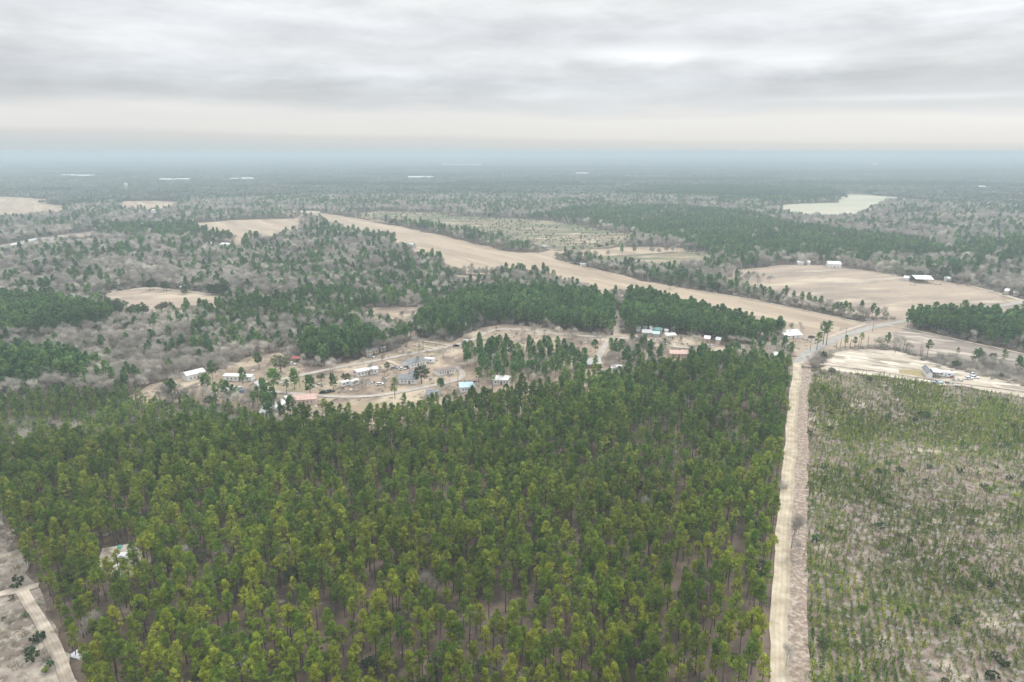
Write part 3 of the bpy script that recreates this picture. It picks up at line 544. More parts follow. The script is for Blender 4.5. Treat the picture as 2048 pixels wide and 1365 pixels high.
# ------------------------------------------------------------------ scatter
def scatter(name, protos, pts, idx, rot, scl, label, cat='woodland'):
    """one object whose points carry the given meshes"""
    col = bpy.data.collections.new(name + '_kinds')
    for i, me in enumerate(protos):
        o = bpy.data.objects.new('%s_kind_%02d' % (name, i), me); col.objects.link(o)
    me = bpy.data.meshes.new(name); me.vertices.add(len(pts)); me.vertices.foreach_set('co', np.asarray(pts, np.float32).ravel())
    for nm, ty, val, key in (('idx', 'INT', idx, 'value'), ('rot', 'FLOAT_VECTOR', rot, 'vector'), ('scl', 'FLOAT_VECTOR', scl, 'vector')):
        me.attributes.new(nm, ty, 'POINT').data.foreach_set(key, np.ascontiguousarray(val, np.int32 if ty == 'INT' else np.float32).ravel())
    ob = bpy.data.objects.new(name, me); C.objects.link(ob)
    ng = bpy.data.node_groups.new(name, 'GeometryNodeTree'); ng.interface.new_socket('Geometry', in_out='INPUT', socket_type='NodeSocketGeometry'); ng.interface.new_socket('Geometry', in_out='OUTPUT', socket_type='NodeSocketGeometry')
    a = ng.nodes.new('NodeGroupInput'); b = ng.nodes.new('NodeGroupOutput'); ci = ng.nodes.new('GeometryNodeCollectionInfo'); ci.inputs['Collection'].default_value = col; ci.inputs['Separate Children'].default_value = True
    ip = ng.nodes.new('GeometryNodeInstanceOnPoints'); ip.inputs['Pick Instance'].default_value = True
    def attr(nm, ty):
        q = ng.nodes.new('GeometryNodeInputNamedAttribute'); q.data_type = ty; q.inputs['Name'].default_value = nm; return q.outputs['Attribute']
    lk = ng.links.new; lk(a.outputs[0], ip.inputs['Points']); lk(ci.outputs[0], ip.inputs['Instance']); lk(attr('idx', 'INT'), ip.inputs['Instance Index'])
    e2r = ng.nodes.new('FunctionNodeEulerToRotation'); lk(attr('rot', 'FLOAT_VECTOR'), e2r.inputs[0]); lk(e2r.outputs[0], ip.inputs['Rotation']); lk(attr('scl', 'FLOAT_VECTOR'), ip.inputs['Scale']); lk(ip.outputs[0], b.inputs[0])
    md = ob.modifiers.new('scatter', 'NODES'); md.node_group = ng
    return tag(ob, label, cat, kind='stuff')

def grid(sp, d0, d1, az=math.radians(43), seed=0, jit=.42):
    r = np.random.default_rng(seed); m = int(d1 / sp) + 2
    xs = np.arange(-m, m + 1) * sp; ys = np.arange(0, m + 1) * sp; x, y = np.meshgrid(xs, ys); x = x + r.uniform(-jit, jit, x.shape) * sp; y = y + r.uniform(-jit, jit, y.shape) * sp
    x = x.ravel(); y = y.ravel(); d = np.hypot(x, y); k = (d > d0) & (d < d1) & (np.abs(np.arctan2(x, y)) < az); return x[k], y[k]
def isopen(x, y):
    o = np.zeros(len(x), bool)
    for p in OPENP:
        xs = [q[0] for q in p]; ys = [q[1] for q in p]; k = (x > min(xs)) & (x < max(xs)) & (y > min(ys)) & (y < max(ys))
        if k.any(): o[k] |= inpoly(x[k], y[k], p)
    return o
def nearroad(x, y, m=1.5):
    o = np.zeros(len(x), bool)
    for P, wd in ROADS:
        for (x0, y0), (x1, y1) in zip(P[:-1], P[1:]):
            dx, dy = x1 - x0, y1 - y0; t = np.clip(((x - x0) * dx + (y - y0) * dy) / (dx * dx + dy * dy + 1e-9), 0, 1)
            o |= np.hypot(x - x0 - t * dx, y - y0 - t * dy) < wd / 2 + m
    return o
TREES = {k: [] for k in ('weed', 'olive', 'pine', 'green', 'bare', 'round', 'youngpine', 'sapling', 'bush', 'brush', 'shrub')}   # rows: x, y, scale, zone
def add(kind, x, y, s, zone=0):
    x = np.atleast_1d(x); s = np.broadcast_to(s, x.shape); TREES[kind].append(np.stack([x, np.atleast_1d(y), s, np.full(len(x), zone)], 1))

# a) the big pine stand in front
gP1 = GP(P1); x, y = grid(2.95, 70, 420, az=math.radians(58), seed=1)
k = inpoly(x, y, gP1) & ~nearroad(x, y, 1.2) & ~inpoly(x, y, GP(camp1)); x, y = x[k], y[k]
u, v, _ = proj(x, y); dens = .79 - .22 * np.clip((u - 1150) / 300, 0, 1) + .9 * (fbm(x, y, 22, 5) - .5)
k = rng.uniform(0, 1, len(x)) < dens; x, y, u, v = x[k], y[k], u[k], v[k]
isb = rng.uniform(0, 1, len(x)) < np.where(fbm(x, y, 30, 9) > .68, .045, .006); isr = rng.uniform(0, 1, len(x)) < .035
kp = ~isb & ~isr; add('pine', x[kp], y[kp], (rng.normal(1.0, .17, kp.sum()).clip(.55, 1.4) + .25 * (fbm(x[kp], y[kp], 35, 15) - .5)) * (.74 + .10 * np.clip((y[kp] - 180) / 150, 0, 1)) * np.where(rng.uniform(0, 1, kp.sum()) < .08, .7, 1), 1)
add('bare', x[isb], y[isb], rng.uniform(.45, .72, isb.sum()), 1); add('round', x[isr & ~isb], y[isr & ~isb], rng.uniform(.45, .75, (isr & ~isb).sum()), 1)
x, y = grid(6.5, 70, 420, az=math.radians(50), seed=21); k = inpoly(x, y, gP1) & (rng.uniform(0, 1, len(x)) < .28) & ~nearroad(x, y, .6); add('shrub', x[k], y[k], rng.uniform(.2, .5, k.sum()), 1)
# b) left young pines and brush
x, y = grid(3.2, 150, 520, az=math.radians(50), seed=2); k = inpoly(x, y, YOUNG) & ~nearroad(x, y, 1); x, y = x[k], y[k]; nn = fbm(x, y, 25, 3); q = rng.uniform(0, 1, len(x))
k = q < np.where(nn > .5, .72, .34); add('youngpine', x[k], y[k], rng.uniform(.55, 1.1, k.sum()), 2); k2 = ~k & (q < .85); add('shrub', x[k2], y[k2], rng.uniform(.7, 1.2, k2.sum()), 2)
# c) the rest of the woods out to 1.9 km
xa, ya = grid(4.9, 230, 800, seed=3); xb, yb = grid(6.6, 800, 1900, seed=33); x = np.concatenate([xa, xb]); y = np.concatenate([ya, yb])
k = ~isopen(x, y) & ~inpoly(x, y, gP1) & ~inpoly(x, y, YOUNG); x, y = x[k], y[k]; k = ~nearroad(x, y, 3); x, y = x[k], y[k]
big = fbm(x, y, 160, 31); med = fbm(x, y, 42, 37); D = np.hypot(x, y); fs = np.clip(.74 + (D - 500) / 1400, .74, 1.05)
u, v, _ = proj(x, y)
pp = np.where(med > .60, .34, .04) + np.where(big > .58, .12, 0); pp = np.where((D > 600) & (u < 700), pp * .7, pp)
hh = np.full(len(x), 13.5); solid = np.zeros(len(x), bool)
for p, sh, h, _k in PINES:
    kk = inpoly(x, y, p); pp = np.where(kk, sh, pp); hh = np.where(kk, h, hh); solid |= kk & (sh > .7)
q = rng.uniform(0, 1, len(x)); ip_ = q < pp; q2 = rng.uniform(0, 1, len(x)); oln = fbm(x, y, 60, 45)
ol = ~ip_ & ~solid & (q2 > .3) & (q2 < .3 + np.where(oln > .5, .5, .12) * np.clip((D - 330) / 250, .12, 1))
rd = ~ip_ & ~ol & (q2 < np.where(solid, .3, .04 + .20 * (D > 480) * (fbm(x, y, 70, 41) > .46) * np.where(u < 900, 1, .5)))
add('green', x[ip_], y[ip_], fs[ip_] * hh[ip_] / 15.6 * rng.normal(1.04, .12, ip_.sum()).clip(.7, 1.35), 3); add('round', x[rd], y[rd], fs[rd] * rng.uniform(.6, .95, rd.sum()), 3)
add('olive', x[ol], y[ol], fs[ol] * rng.uniform(.65, 1.0, ol.sum()), 3)
bb = ~ip_ & ~rd & ~ol; add('bare', x[bb], y[bb], fs[bb] * rng.uniform(.72, 1.15, bb.sum()), 3)
# pine blocks are planted closer than the woods
x, y = grid(4.2, 230, 1000, seed=4); k = np.zeros(len(x), bool)
for p, sh, h, _k in PINES:
    if sh > .7: k |= inpoly(x, y, p)
k &= ~isopen(x, y) & (rng.uniform(0, 1, len(x)) < .5); add('green', x[k], y[k], rng.uniform(.62, .88, k.sum()), 3)
# understorey shrubs at wood edges / in hardwoods
x, y = grid(6, 230, 800, seed=5); k = ~isopen(x, y) & ~inpoly(x, y, gP1) & ~inpoly(x, y, YOUNG) & (rng.uniform(0, 1, len(x)) < .6); add('shrub', x[k], y[k], rng.uniform(.7, 1.25, k.sum()), 3)
# d) groves inside the village
for p, sh in VGROVES:
    x, y = grid(4.6, 230, 520, seed=6); k = inpoly(x, y, p) & ~nearroad(x, y, 1.5); x, y = x[k], y[k]; q = rng.uniform(0, 1, len(x))
    k = q < sh; add('green', x[k], y[k], rng.uniform(.55, .8, k.sum()), 4); k = (q > sh) & (q < sh + (1 - sh) * .75); add('bare', x[k], y[k], rng.uniform(.42, .75, k.sum()), 4)
# e) replanted cutover: rows of saplings parallel to the dirt road
gS = GP(saplings); r0 = Vector(G(1618, 1365)); r1 = Vector(G(1613, 1048)); rd_ = (r1 - r0).normalized(); rn = Vector((rd_.y, -rd_.x))
a_, b_ = np.meshgrid(np.arange(.8, 330, 2.0), np.arange(-90, 420, 1.15)); a_ = a_ + rng.normal(0, .22, a_.shape); b_ = b_ + rng.normal(0, .35, b_.shape)
x = (r0.x + rn.x * a_ + rd_.x * b_).ravel(); y = (r0.y + rn.y * a_ + rd_.y * b_).ravel(); k = inpoly(x, y, gS) & (np.hypot(x, y) < 460) & ~nearroad(x, y, .3); x, y = x[k], y[k]
nn = fbm(x, y, 26, 51); k = rng.uniform(0, 1, len(x)) < np.clip(.80 + 2.0 * (nn - .46), .48, 1); x, y, nn = x[k], y[k], nn[k]
jx = np.where(y > 175, rng.normal(0, .8, len(x)), 0); add('sapling', x + jx, y, rng.uniform(.6, 1.15, len(x)) * (0.75 + .9 * np.clip(nn - .4, 0, .4)) * np.where(y > 180, .92, 1), 5)
x, y = grid(2.6, 100, 460, az=math.radians(56), seed=8); k = inpoly(x, y, gS); x, y = x[k], y[k]; nn = fbm(x, y, 18, 61); q = rng.uniform(0, 1, len(x))
k = q < np.where(nn > .5, .8, .5); add('brush', x[k], y[k], rng.uniform(.6, 1.5, k.sum()), 5)
k = (q > .93) & (fbm(x, y, 20, 63) > .52); add('bush', x[k], y[k], rng.uniform(.4, 1.0, k.sum()), 5)
k = (q > .90) & (q < .93); add('shrub', x[k], y[k], rng.uniform(.25, .5, k.sum()), 5)
x, y = grid(1.7, 100, 460, az=math.radians(56), seed=88); k = inpoly(x, y, gS) & (rng.uniform(0, 1, len(x)) < np.clip(1.2 * (fbm(x, y, 26, 51) - .42) + .06, 0, .35)); add('weed', x[k], y[k], rng.uniform(.6, 1.3, k.sum()), 5)
# f) scrubland lower left
gSc = GP(scrub); x, y = grid(2.6, 80, 330, az=math.radians(62), seed=9); k = inpoly(x, y, gSc) & ~nearroad(x, y, .4); x, y = x[k], y[k]; q = rng.uniform(0, 1, len(x)); nn = fbm(x, y, 20, 71)
k = (q < np.where(nn > .5, .75, .25)); add('brush', x[k], y[k], rng.uniform(.7, 1.5, k.sum()), 6); k = (q > .94) & (nn > .42); add('shrub', x[k], y[k], rng.uniform(.4, .8, k.sum()), 6)
for (uu, vv, s) in ((35, 1178, 1.3), (50, 1235, .5), (76, 1285, 1.35), (60, 1310, 1.1), (66, 1325, 1.1), (92, 1345, .6), (8, 1240, .5), (25, 1200, .5), (100, 1335, .6)):
    g_ = G(uu, vv); add('bush', g_[0], g_[1], s, 6)
# g) brush on clearcuts, hedges
for poly, sp_, pr, kn in ((clearcut, 7, .6, 'shrub'), (cutsmall, 6, .8, 'shrub')):
    x, y = grid(sp_, 500, 1600, seed=10); k = inpoly(x, y, GP(poly)) & (rng.uniform(0, 1, len(x)) < pr) & (fbm(x, y, 60, 81) > .40); x, y = x[k], y[k]; q = rng.uniform(0, 1, len(x)) < .5
    add(kn, x[q], y[q], rng.uniform(.4, .8, q.sum()), 7); add('bush', x[~q], y[~q], rng.uniform(.6, 1.1, (~q).sum()), 7)
def along(pts, sp_, spread, seed):
    r = np.random.default_rng(seed); P = [np.array(G(*p)) for p in pts]; o = []
    for a, b in zip(P[:-1], P[1:]):
        n_ = max(1, int(np.linalg.norm(b - a) / sp_)); o += [a + (b - a) * ((i + r.uniform()) / n_) + r.normal(0, spread, 2) for i in range(n_)]
    return np.array(o)
h = along([(1622, 733), (1640, 718), (1665, 703), (1700, 697), (1750, 692), (1790, 698), (1850, 716), (1910, 737), (1980, 754), (2048, 770)], .55, 1.6, 1); add('shrub', h[:, 0], h[:, 1], rng.uniform(.25, .55, len(h)), 8)
h = along([(1616, 728), (1645, 709), (1662, 700)], 1.1, 2.2, 12); add('shrub', h[:, 0], h[:, 1], rng.uniform(.35, .7, len(h)), 8)
h = along([(1880, 722), (1940, 735), (2000, 745), (2048, 752), (2150, 780)], .35, 6, 2); add('shrub', h[:, 0], h[:, 1], rng.uniform(.5, 1.1, len(h)), 8)
h = along([(1945, 727), (1990, 736), (2048, 750), (2150, 780)], 1.0, 7, 3); add('bare', h[:, 0], h[:, 1], rng.uniform(.38, .66, len(h)), 8)
h = along([(1455, 562), (1480, 558), (1510, 566)], 1.2, 14, 4); add('bare', h[:, 0], h[:, 1], rng.uniform(.6, .9, len(h)), 8); h = along([(1450, 563), (1505, 566)], 7, 10, 5); add('green', h[:, 0], h[:, 1], rng.uniform(.6, .8, len(h)), 8)
h = along([(185, 606), (215, 618), (250, 628), (290, 628), (335, 622)], 2.2, 4, 6); add('round', h[:, 0], h[:, 1], rng.uniform(.5, .95, len(h)), 8)
h = along([(302, 579), (330, 584)], 5, 5, 7); add('round', h[:, 0], h[:, 1], rng.uniform(.8, 1., len(h)), 8)
h = along([(375, 590), (420, 596), (462, 600)], 4.5, 5, 8); add('round', h[:, 0], h[:, 1] + 12, rng.uniform(.8, 1.05, len(h)), 8)
h = along([(800, 712), (860, 700)], 5, 4, 9); add('bare', h[:, 0], h[:, 1] + 4, rng.uniform(.5, .7, len(h)), 8)
h = along([(1600, 660), (1562, 692)], 6, 3, 13); add('bare', h[:, 0], h[:, 1] + 2, rng.uniform(.5, .8, len(h)), 8)
h = along([(1540, 700), (1580, 690), (1570, 712)], 4, 4, 14); add('bare', h[:, 0], h[:, 1], rng.uniform(.5, .7, len(h)), 8); 
for sd_, (p_, q_) in enumerate((((1345, 684), (1560, 699)), ((1250, 694), (1330, 700)), ((1040, 668), (1220, 690)), ((1150, 700), (1190, 740)))):
    h = along([p_, q_], 6.5, 4, 40 + sd_); k = ~nearroad(h[:, 0], h[:, 1], 1.5); h = h[k]; add('bare', h[:, 0], h[:, 1], rng.uniform(.4, .72, len(h)), 4)
x, y = grid(9, 230, 560, seed=55); k = inpoly(x, y, GP(village)) & ~nearroad(x, y, 2) & (fbm(x, y, 28, 57) > .5) & (rng.uniform(0, 1, len(x)) < .45); x, y = x[k], y[k]; add('bare', x, y, rng.uniform(.3, .62, len(x)), 4)
x, y = grid(6, 230, 560, seed=56); k = inpoly(x, y, GP(village)) & ~nearroad(x, y, 1) & (fbm(x, y, 22, 58) > .52) & (rng.uniform(0, 1, len(x)) < .5); x, y = x[k], y[k]; add('shrub', x, y, rng.uniform(.2, .5, len(x)), 4)
# village weeds and brush
gv = GP(village); x, y = grid(5, 230, 600, seed=15); k = inpoly(x, y, gv) & ~nearroad(x, y, .5) & (fbm(x, y, 20, 77) > .52) & (rng.uniform(0, 1, len(x)) < .4); add('brush', x[k], y[k], rng.uniform(.6, 1.4, k.sum()), 9)

CLEAR = ((1335, 1381, 708, 756), (1404, 1445, 682, 712), (1329, 1357, 674, 704), (1280, 1326, 668, 690), (1170, 1208, 734, 764), (982, 1024, 768, 800), (850, 880, 798, 826), (918, 950, 782, 800), (1218, 1244, 744, 766), (1545, 1558, 720, 748), (1564, 1612, 674, 700), (436, 505, 762, 800))
for kd_ in ('bare', 'green', 'round', 'pine', 'shrub'):
    for i_, A in enumerate(TREES[kd_]):
        u, v, _ = proj(A[:, 0], A[:, 1]); k = np.zeros(len(A), bool)
        for a0, a1, b0, b1 in CLEAR: k |= (u > a0) & (u < a1) & (v > b0) & (v < b1)
        TREES[kd_][i_] = A[~k]
T_ = {k: np.concatenate(v) if v else np.zeros((0, 4)) for k, v in TREES.items()}

# ------------------------------------------------------------------ single trees
def single(name, pr, x, y, s, rz, label, cat, group=None, parts=True, src=None):
    if not parts:
        o = bpy.data.objects.new(name, pr.joined); C.objects.link(o)
    else:
        o = bpy.data.objects.new(name, None); C.objects.link(o); o.empty_display_size = 1
        for nm, me in (('trunk', pr.trunk), ('crown', pr.crown)):
            c = bpy.data.objects.new(nm, me); C.objects.link(c); c.parent = o
    o.location = (x, y, 0); o.rotation_euler = (0, 0, rz); o.scale = (s, s, s); return tag(o, label, cat, group)

VILL = [  # lone village trees: u, v of the foot, height m, kind, label
    (336, 797, 13, 'pine', 'open pine standing left of the paired pines at the left end of the village field'),
    (345, 799, 15, 'pine', 'tall pine with bare lower trunk in front of the sandy left field'), (352, 797, 12, 'pine', 'shorter pine leaning beside the tall pine on the sandy left field'),
    (272, 790, 9, 'youngpine', 'small rounded yellow green pine at the left tip of the village field'),
    (412, 790, 15, 'green', 'dark dense pine in front of the long white building'), (425, 758, 14, 'green', 'pine standing between the two long white buildings'),
    (445, 792, 12, 'pine', 'thin pine in front of the junk filled yard'), (486, 770, 13, 'green', 'round topped pine in front of the long white trailer'),
    (476, 808, 12, 'pine', 'bright green pine below the blue car'), (516, 808, 12, 'pine', 'bright green pine below the grey gabled shed'),
    (519, 740, 14, 'green', 'lone round pine in the brown field behind the village'), (525, 786, 11, 'green', 'pine beside the grey gabled shed by the street'),
    (549, 790, 19, 'green', 'tallest dense pine beside the village street at left'), (562, 745, 14, 'round', 'broad round evergreen left of the red carport'),
    (574, 793, 12, 'pine', 'sparse pine right of the tallest dense pine'), (590, 780, 16, 'green', 'dark oval pine standing on the pale yard'),
    (621, 795, 16, 'green', 'pine with a stacked crown beside the front street'), (667, 782, 13, 'green', 'dark pine beside the grey bare tree in the yards'),
    (692, 768, 8, 'round', 'small round evergreen beside the white camper'), (642, 762, 6, 'round', 'dark shrub like tree left of the dark pine'),
    (725, 778, 9, 'bare', 'wide grey bare tree in front of the white mobile home'), (740, 776, 8, 'bare', 'second wide bare tree right of the grey one'), (710, 780, 8, 'bare', 'slim bare tree left of the wide grey one'),
    (775, 742, 7, 'round', 'small conical brown green tree beside the driveway'), (843, 768, 14, 'round', 'large dense evergreen beside the white house with a grey roof'),
    (884, 782, 9, 'green', 'small pine cluster tree left of the blue roofed house'), (878, 778, 8, 'green', 'dark small pine at the corner of the front street'),
    (790, 798, 15, 'pine', 'green pine rising in front of the front street bend'), (958, 775, 15, 'pine', 'tall pine right of the blue roofed house'), (935, 735, 13, 'green', 'pine at the right end of the sloping yard'),
    (985, 778, 14, 'pine', 'pine standing in front of the pale building'), (1024, 780, 14, 'pine', 'pine at the right end of the pale building'),
    (1190, 707, 12, 'green', 'dark round pine beside the short village street'), (1227, 716, 13, 'green', 'left one of the two big round pines right of the street'), (1241, 712, 14, 'green', 'right one of the two big round pines right of the street'),
    (1264, 688, 11, 'green', 'pine in front of the grey scrap yard'), (1267, 668, 11, 'green', 'pine at the left end of the scrap yard'), (1328, 702, 11, 'green', 'lone pine in front of the cream house'), (1304, 700, 7, 'green', 'small pine left of the lone pine near the cream house'),
    (1069, 673, 12, 'bare', 'large pale bare tree with a full round crown on the back street'), (1104, 668, 10, 'bare', 'pale bare tree second from the large one'), (1136, 676, 10, 'bare', 'pale bare tree before the pine block wall'), (1150, 676, 10, 'bare', 'rightmost of the pale bare trees before the pine block wall'), (1188, 680, 8, 'bare', 'small grey bare tree on the back street'),
    (1392, 689, 9, 'bare', 'round grey bare tree left of the pink house'), (1488, 692, 9, 'bare', 'round grey bare tree at the right end of the village'), (1452, 690, 9, 'round', 'green round tree behind the village track'),
    (1652, 692, 20, 'pine', 'tallest pine right at the paved road'), (1646, 690, 19, 'pine', 'tall slim pine left of the tallest roadside pine'), (1633, 702, 15, 'pine', 'shorter pine at the near side of the roadside group'),
    (1721, 695, 12, 'pine', 'thin pine alone on the hedge line by the road'), (1690, 697, 11, 'pine', 'ragged pine at the left of the hedge line'), (1709, 697, 9, 'pine', 'low pine on the hedge line'), (1757, 692, 7, 'round', 'small round tree on the hedge line'),
    (1854, 713, 13, 'pine', 'slim pine standing alone in the grey fallow field'), (1915, 713, 7, 'pine', 'small thin pine at the edge of the grey field'), (1950, 728, 11, 'green', 'leaning double crowned pine at the sandy lot hedge'), (1958, 726, 11, 'green', 'right crown pine of the leaning pair'),
    (1912, 737, 6, 'round', 'small dark round cedar behind the sandy lot'), (2005, 735, 13, 'pine', 'spreading pine above the bare thicket at right'), (1985, 722, 6, 'round', 'small round tree behind the bare thicket'), (2036, 748, 13, 'green', 'large green pine at the right edge of the photo'), (2002, 757, 4, 'round', 'tiny dark bush at the right end of the sandy lot'),
    (1663, 752, 6, 'round', 'small dark tree at the top left corner of the cutover'), (1738, 765, 4, 'round', 'low round bush at the top edge of the cutover'),
    (1190, 741, 12, 'pine', 'pine in front of the grey hexagonal roof'), (410, 618, 7, 'round', 'small round evergreen in the lower right of the left field'), (370, 590, 7, 'round', 'small round evergreen beside the road at the left field'),
    (1340, 578, 10, 'round', 'dark round tree on the far edge of the tan field'), (1420, 583, 12, 'round', 'round dark evergreen beside the field edge'), (1432, 584, 11, 'round', 'second round dark evergreen beside the field edge'),
    (1172, 462, 8, 'green', 'lone dark tree in the far cutover'), (1112, 460, 8, 'green', 'lone tree standing out in the far clearing'),
]
names = {'pine': 'pine_tree', 'green': 'pine_tree', 'youngpine': 'young_pine', 'bare': 'bare_tree', 'round': 'evergreen_tree', 'olive': 'oak_tree', 'sapling': 'pine_sapling', 'bush': 'evergreen_bush', 'shrub': 'bare_shrub', 'brush': 'dry_brush'}
for i, (u, v, hgt, kd, lb) in enumerate(VILL):
    gx_, gy_ = G(u, v); pr = PR[kd][i % len(PR[kd])]; single(names[kd], pr, gx_, gy_, hgt * (.85 if u > 1600 else .78) / pr.H, i * 1.7, lb, 'tree').scale = [hgt * (.85 if u > 1600 else .78) / pr.H * k_ for k_ in ((1.3, 1.3, 1) if kd in ('pine', 'green') else (1, 1, 1))]

def place(kind, lim, cat, labeler, mass_label, parts, mass_name):
    A = T_[kind]
    if not len(A): return
    P_ = PR[kind]; n = len(A); idx = rng.integers(0, len(P_), n); rot = rng.uniform(0, 6.283, n)
    Hs = np.array([p.H for p in P_])[idx] * A[:, 2]
    u, v, dep = proj(A[:, 0], A[:, 1]); u2, v2, _ = proj(A[:, 0], A[:, 1], Hs * .8)
    vis = (u > -5) & (u < 2053) & (v2 < 1365) & (v2 > 0) & (dep > 0); size = np.where(vis, Hs / dep, 0)
    order = np.argsort(-size); pick = order[:lim]; pick = pick[size[pick] > 0]; rest = np.ones(n, bool); rest[pick] = False
    LB = row_labels(kind, [(int(i), A[i], int(idx[i]), u[i], v2[i]) for i in pick]) if lim else {}
    for i in pick:
        lb, gp = LB[int(i)]
        single(names[kind], P_[idx[i]], A[i, 0], A[i, 1], A[i, 2], rot[i], lb, cat, gp, parts)
    ri = np.where(rest)[0]
    tilt = rng.normal(0, .03, (len(ri), 2)); R3 = np.stack([tilt[:, 0], tilt[:, 1], rot[ri]], 1); S = A[ri, 2][:, None] * np.stack([np.ones(len(ri))] * 2 + [rng.uniform(.9, 1.1, len(ri))], 1)
    scatter(mass_name, [p.joined for p in P_], np.stack([A[ri, 0], A[ri, 1], np.zeros(len(ri))], 1), idx[ri], R3, S, mass_label)
ORD = 'first second third fourth fifth sixth seventh eighth ninth tenth eleventh twelfth thirteenth fourteenth fifteenth sixteenth seventeenth eighteenth nineteenth twentieth'.split()
def front_place(a, u): return 'front pine stand'
PL = {'olive': lambda a, u, v: 'woods at left' if u < 800 else 'woods behind the village', 'pine': lambda a, u, v: 'front pine stand', 'youngpine': lambda a, u, v: 'brushy strip at left',
      'green': lambda a, u, v: 'pine block by the paved road' if u >= 1600 else 'pine block behind the village' if u > 1000 else 'pine groves left of the village',
      'bare': lambda a, u, v: 'front pine stand' if a[3] == 1 else 'village groves' if a[3] == 4 else 'grey wood at left' if u < 650 else 'hedge land at right' if u > 1500 else 'woods behind the village',
      'round': lambda a, u, v: 'front pine stand' if a[3] == 1 else 'left field edge' if (a[3] == 8 and u < 700) else 'woods at left' if u < 800 else 'woods behind the village',
      'sapling': lambda a, u, v: 'sapling rows', 'bush': lambda a, u, v: 'lower left scrubland' if a[3] == 6 else 'far cutover' if a[3] == 7 else 'sapling ground',
      'shrub': lambda a, u, v: 'front pine stand' if a[3] == 1 else 'sapling ground' if a[3] == 5 else 'lower left scrubland' if a[3] == 6 else 'brushy strip at left' if a[3] == 2 else 'hedge at right' if a[3] == 8 else 'wood edges'}
LK = {'olive': ['greyish green oak', 'wide greyish green oak', 'upright greyish green oak'], 'pine': ['round crowned pine', 'full crowned pine', 'thin pine', 'tapering pine', 'broad bushy pine', 'high crowned pine'], 'green': ['round dark pine', 'full dark pine', 'thin dark pine', 'tapering dark pine'],
      'bare': ['full leafless tree', 'wide leafless tree', 'tall leafless tree', 'slim leafless tree', 'spreading leafless tree'], 'round': ['round evergreen', 'wide evergreen', 'upright evergreen'], 'youngpine': ['young pine'] * 3,
      'sapling': ['slender sapling', 'bushy sapling', 'tall sapling', 'low sapling', 'medium sapling'], 'bush': ['dark round bush', 'low dark bush', 'upright dark bush', 'bright green bush', 'mid green bush'], 'shrub': ['low bare shrub', 'tall bare shrub']}
def row_labels(kind, rows):
    """rows: list of (index, placement row, look, u, v) -> index: (label, group); counted row by row up from the bottom of the photo"""
    by = {}
    for r_ in rows: by.setdefault(PL[kind](r_[1], r_[3], r_[4]), []).append(r_)
    o = {}
    for pl, L_ in by.items():
        L_.sort(key=lambda t: -t[4]); n = len(L_); per = 20 if n > 200 else 12 if n > 12 else max(n, 1)
        for k0 in range(0, n, per):
            rw = sorted(L_[k0:k0 + per], key=lambda t: t[3])
            for c_, t in enumerate(rw):
                ps = '%s from left' % ORD[c_] if n > 1 else 'alone'
                rn_ = ' in %s row up' % ORD[k0 // per] if n > per else ''
                o[t[0]] = ('%s %s%s, %s' % (LK[kind][t[2]], ps, rn_, pl), '%ss in the %s' % (LK[kind][0].split()[-1], pl))
    return o
place('pine', 210, 'tree', None, 'rest of the dense front pine stand running back to the village', True, 'pine_stand')
place('green', 40, 'tree', None, 'distant dark green pines across the plain', True, 'pine_woods')
place('bare', 280, 'tree', None, 'grey leafless hardwoods across the plain', True, 'hardwood_woods')
place('round', 200, 'tree', None, 'dark broadleaf evergreens mixed through the far woods', True, 'evergreen_woods')
place('olive', 150, 'tree', None, 'half bare greyish green oaks mixed through the woods', True, 'oak_woods')
place('youngpine', 200, 'tree', None, 'further young pines in the brushy strip', True, 'young_pine_growth')
place('sapling', 300, 'sapling', None, 'rows of bright green saplings on the cutover', False, 'sapling_rows')
place('bush', 200, 'bush', None, 'small dark bushes scattered on open land', False, 'bushes')
place('shrub', 200, 'shrub', None, 'low grey brush under the trees and along hedges', False, 'undergrowth')
place('weed', 0, 'weed', None, 'low green growth between the saplings', False, 'green_undergrowth')
place('brush', 0, 'brush', None, 'dry brown brush on the open ground', False, 'dry_brush')

# far groves
gm = [grove(1, 44, 7.5, 'p', 16), grove(2, 44, 7.5, 'p', 16), grove(3, 44, 8, 'bbbbpr', 16), grove(4, 44, 8, 'bbbpbr', 16), grove(5, 44, 8, 'bppbr', 16), grove(6, 44, 8, 'bbbb', 16)]
x, y = grid(38, 1880, 7000, seed=31, jit=.2); k = ~isopen(x, y); x, y = x[k], y[k]
def patch(x, y, s=420):
    b = fbm(x * .6, y * 1.15, s, 91, 3); c = fbm(x, y, s * .4, 93, 2); return b, c
b_, c_ = patch(x, y); q = rng.uniform(0, 1, len(x)); inP = np.zeros(len(x), bool)
for p, sh, h, _k in PINES:
    if sh > .9: inP |= inpoly(x, y, p)
cls = np.where(inP | (b_ > .60), rng.integers(0, 2, len(x)), np.where(c_ > .58, 4, np.where(q < .4, 2, np.where(q < .75, 3, 5))))
op = (c_ < .25) & (q < .75) & ~inP; x, y, cls = x[~op], y[~op], cls[~op]
S = np.stack([np.full(len(x), 1.0), np.full(len(x), 1.0), rng.uniform(.85, 1.15, len(x))], 1); rot = np.zeros((len(x), 3)); rot[:, 2] = rng.integers(0, 4, len(x)) * math.pi / 2
scatter('distant_woods', gm, np.stack([x, y, np.zeros(len(x))], 1), cls, rot, S, 'hazy blue green woods stretching over the far plain')
gf = [grove(11, 150, 21, 'p', 8), grove(12, 150, 21, 'p', 8), grove(13, 150, 21, 'bbpr', 8), grove(14, 150, 21, 'bbb', 8)]
x, y = grid(140, 6950, 29000, seed=32, jit=.15); k = ~isopen(x, y); x, y = x[k], y[k]; b_, c_ = patch(x, y, 1500)
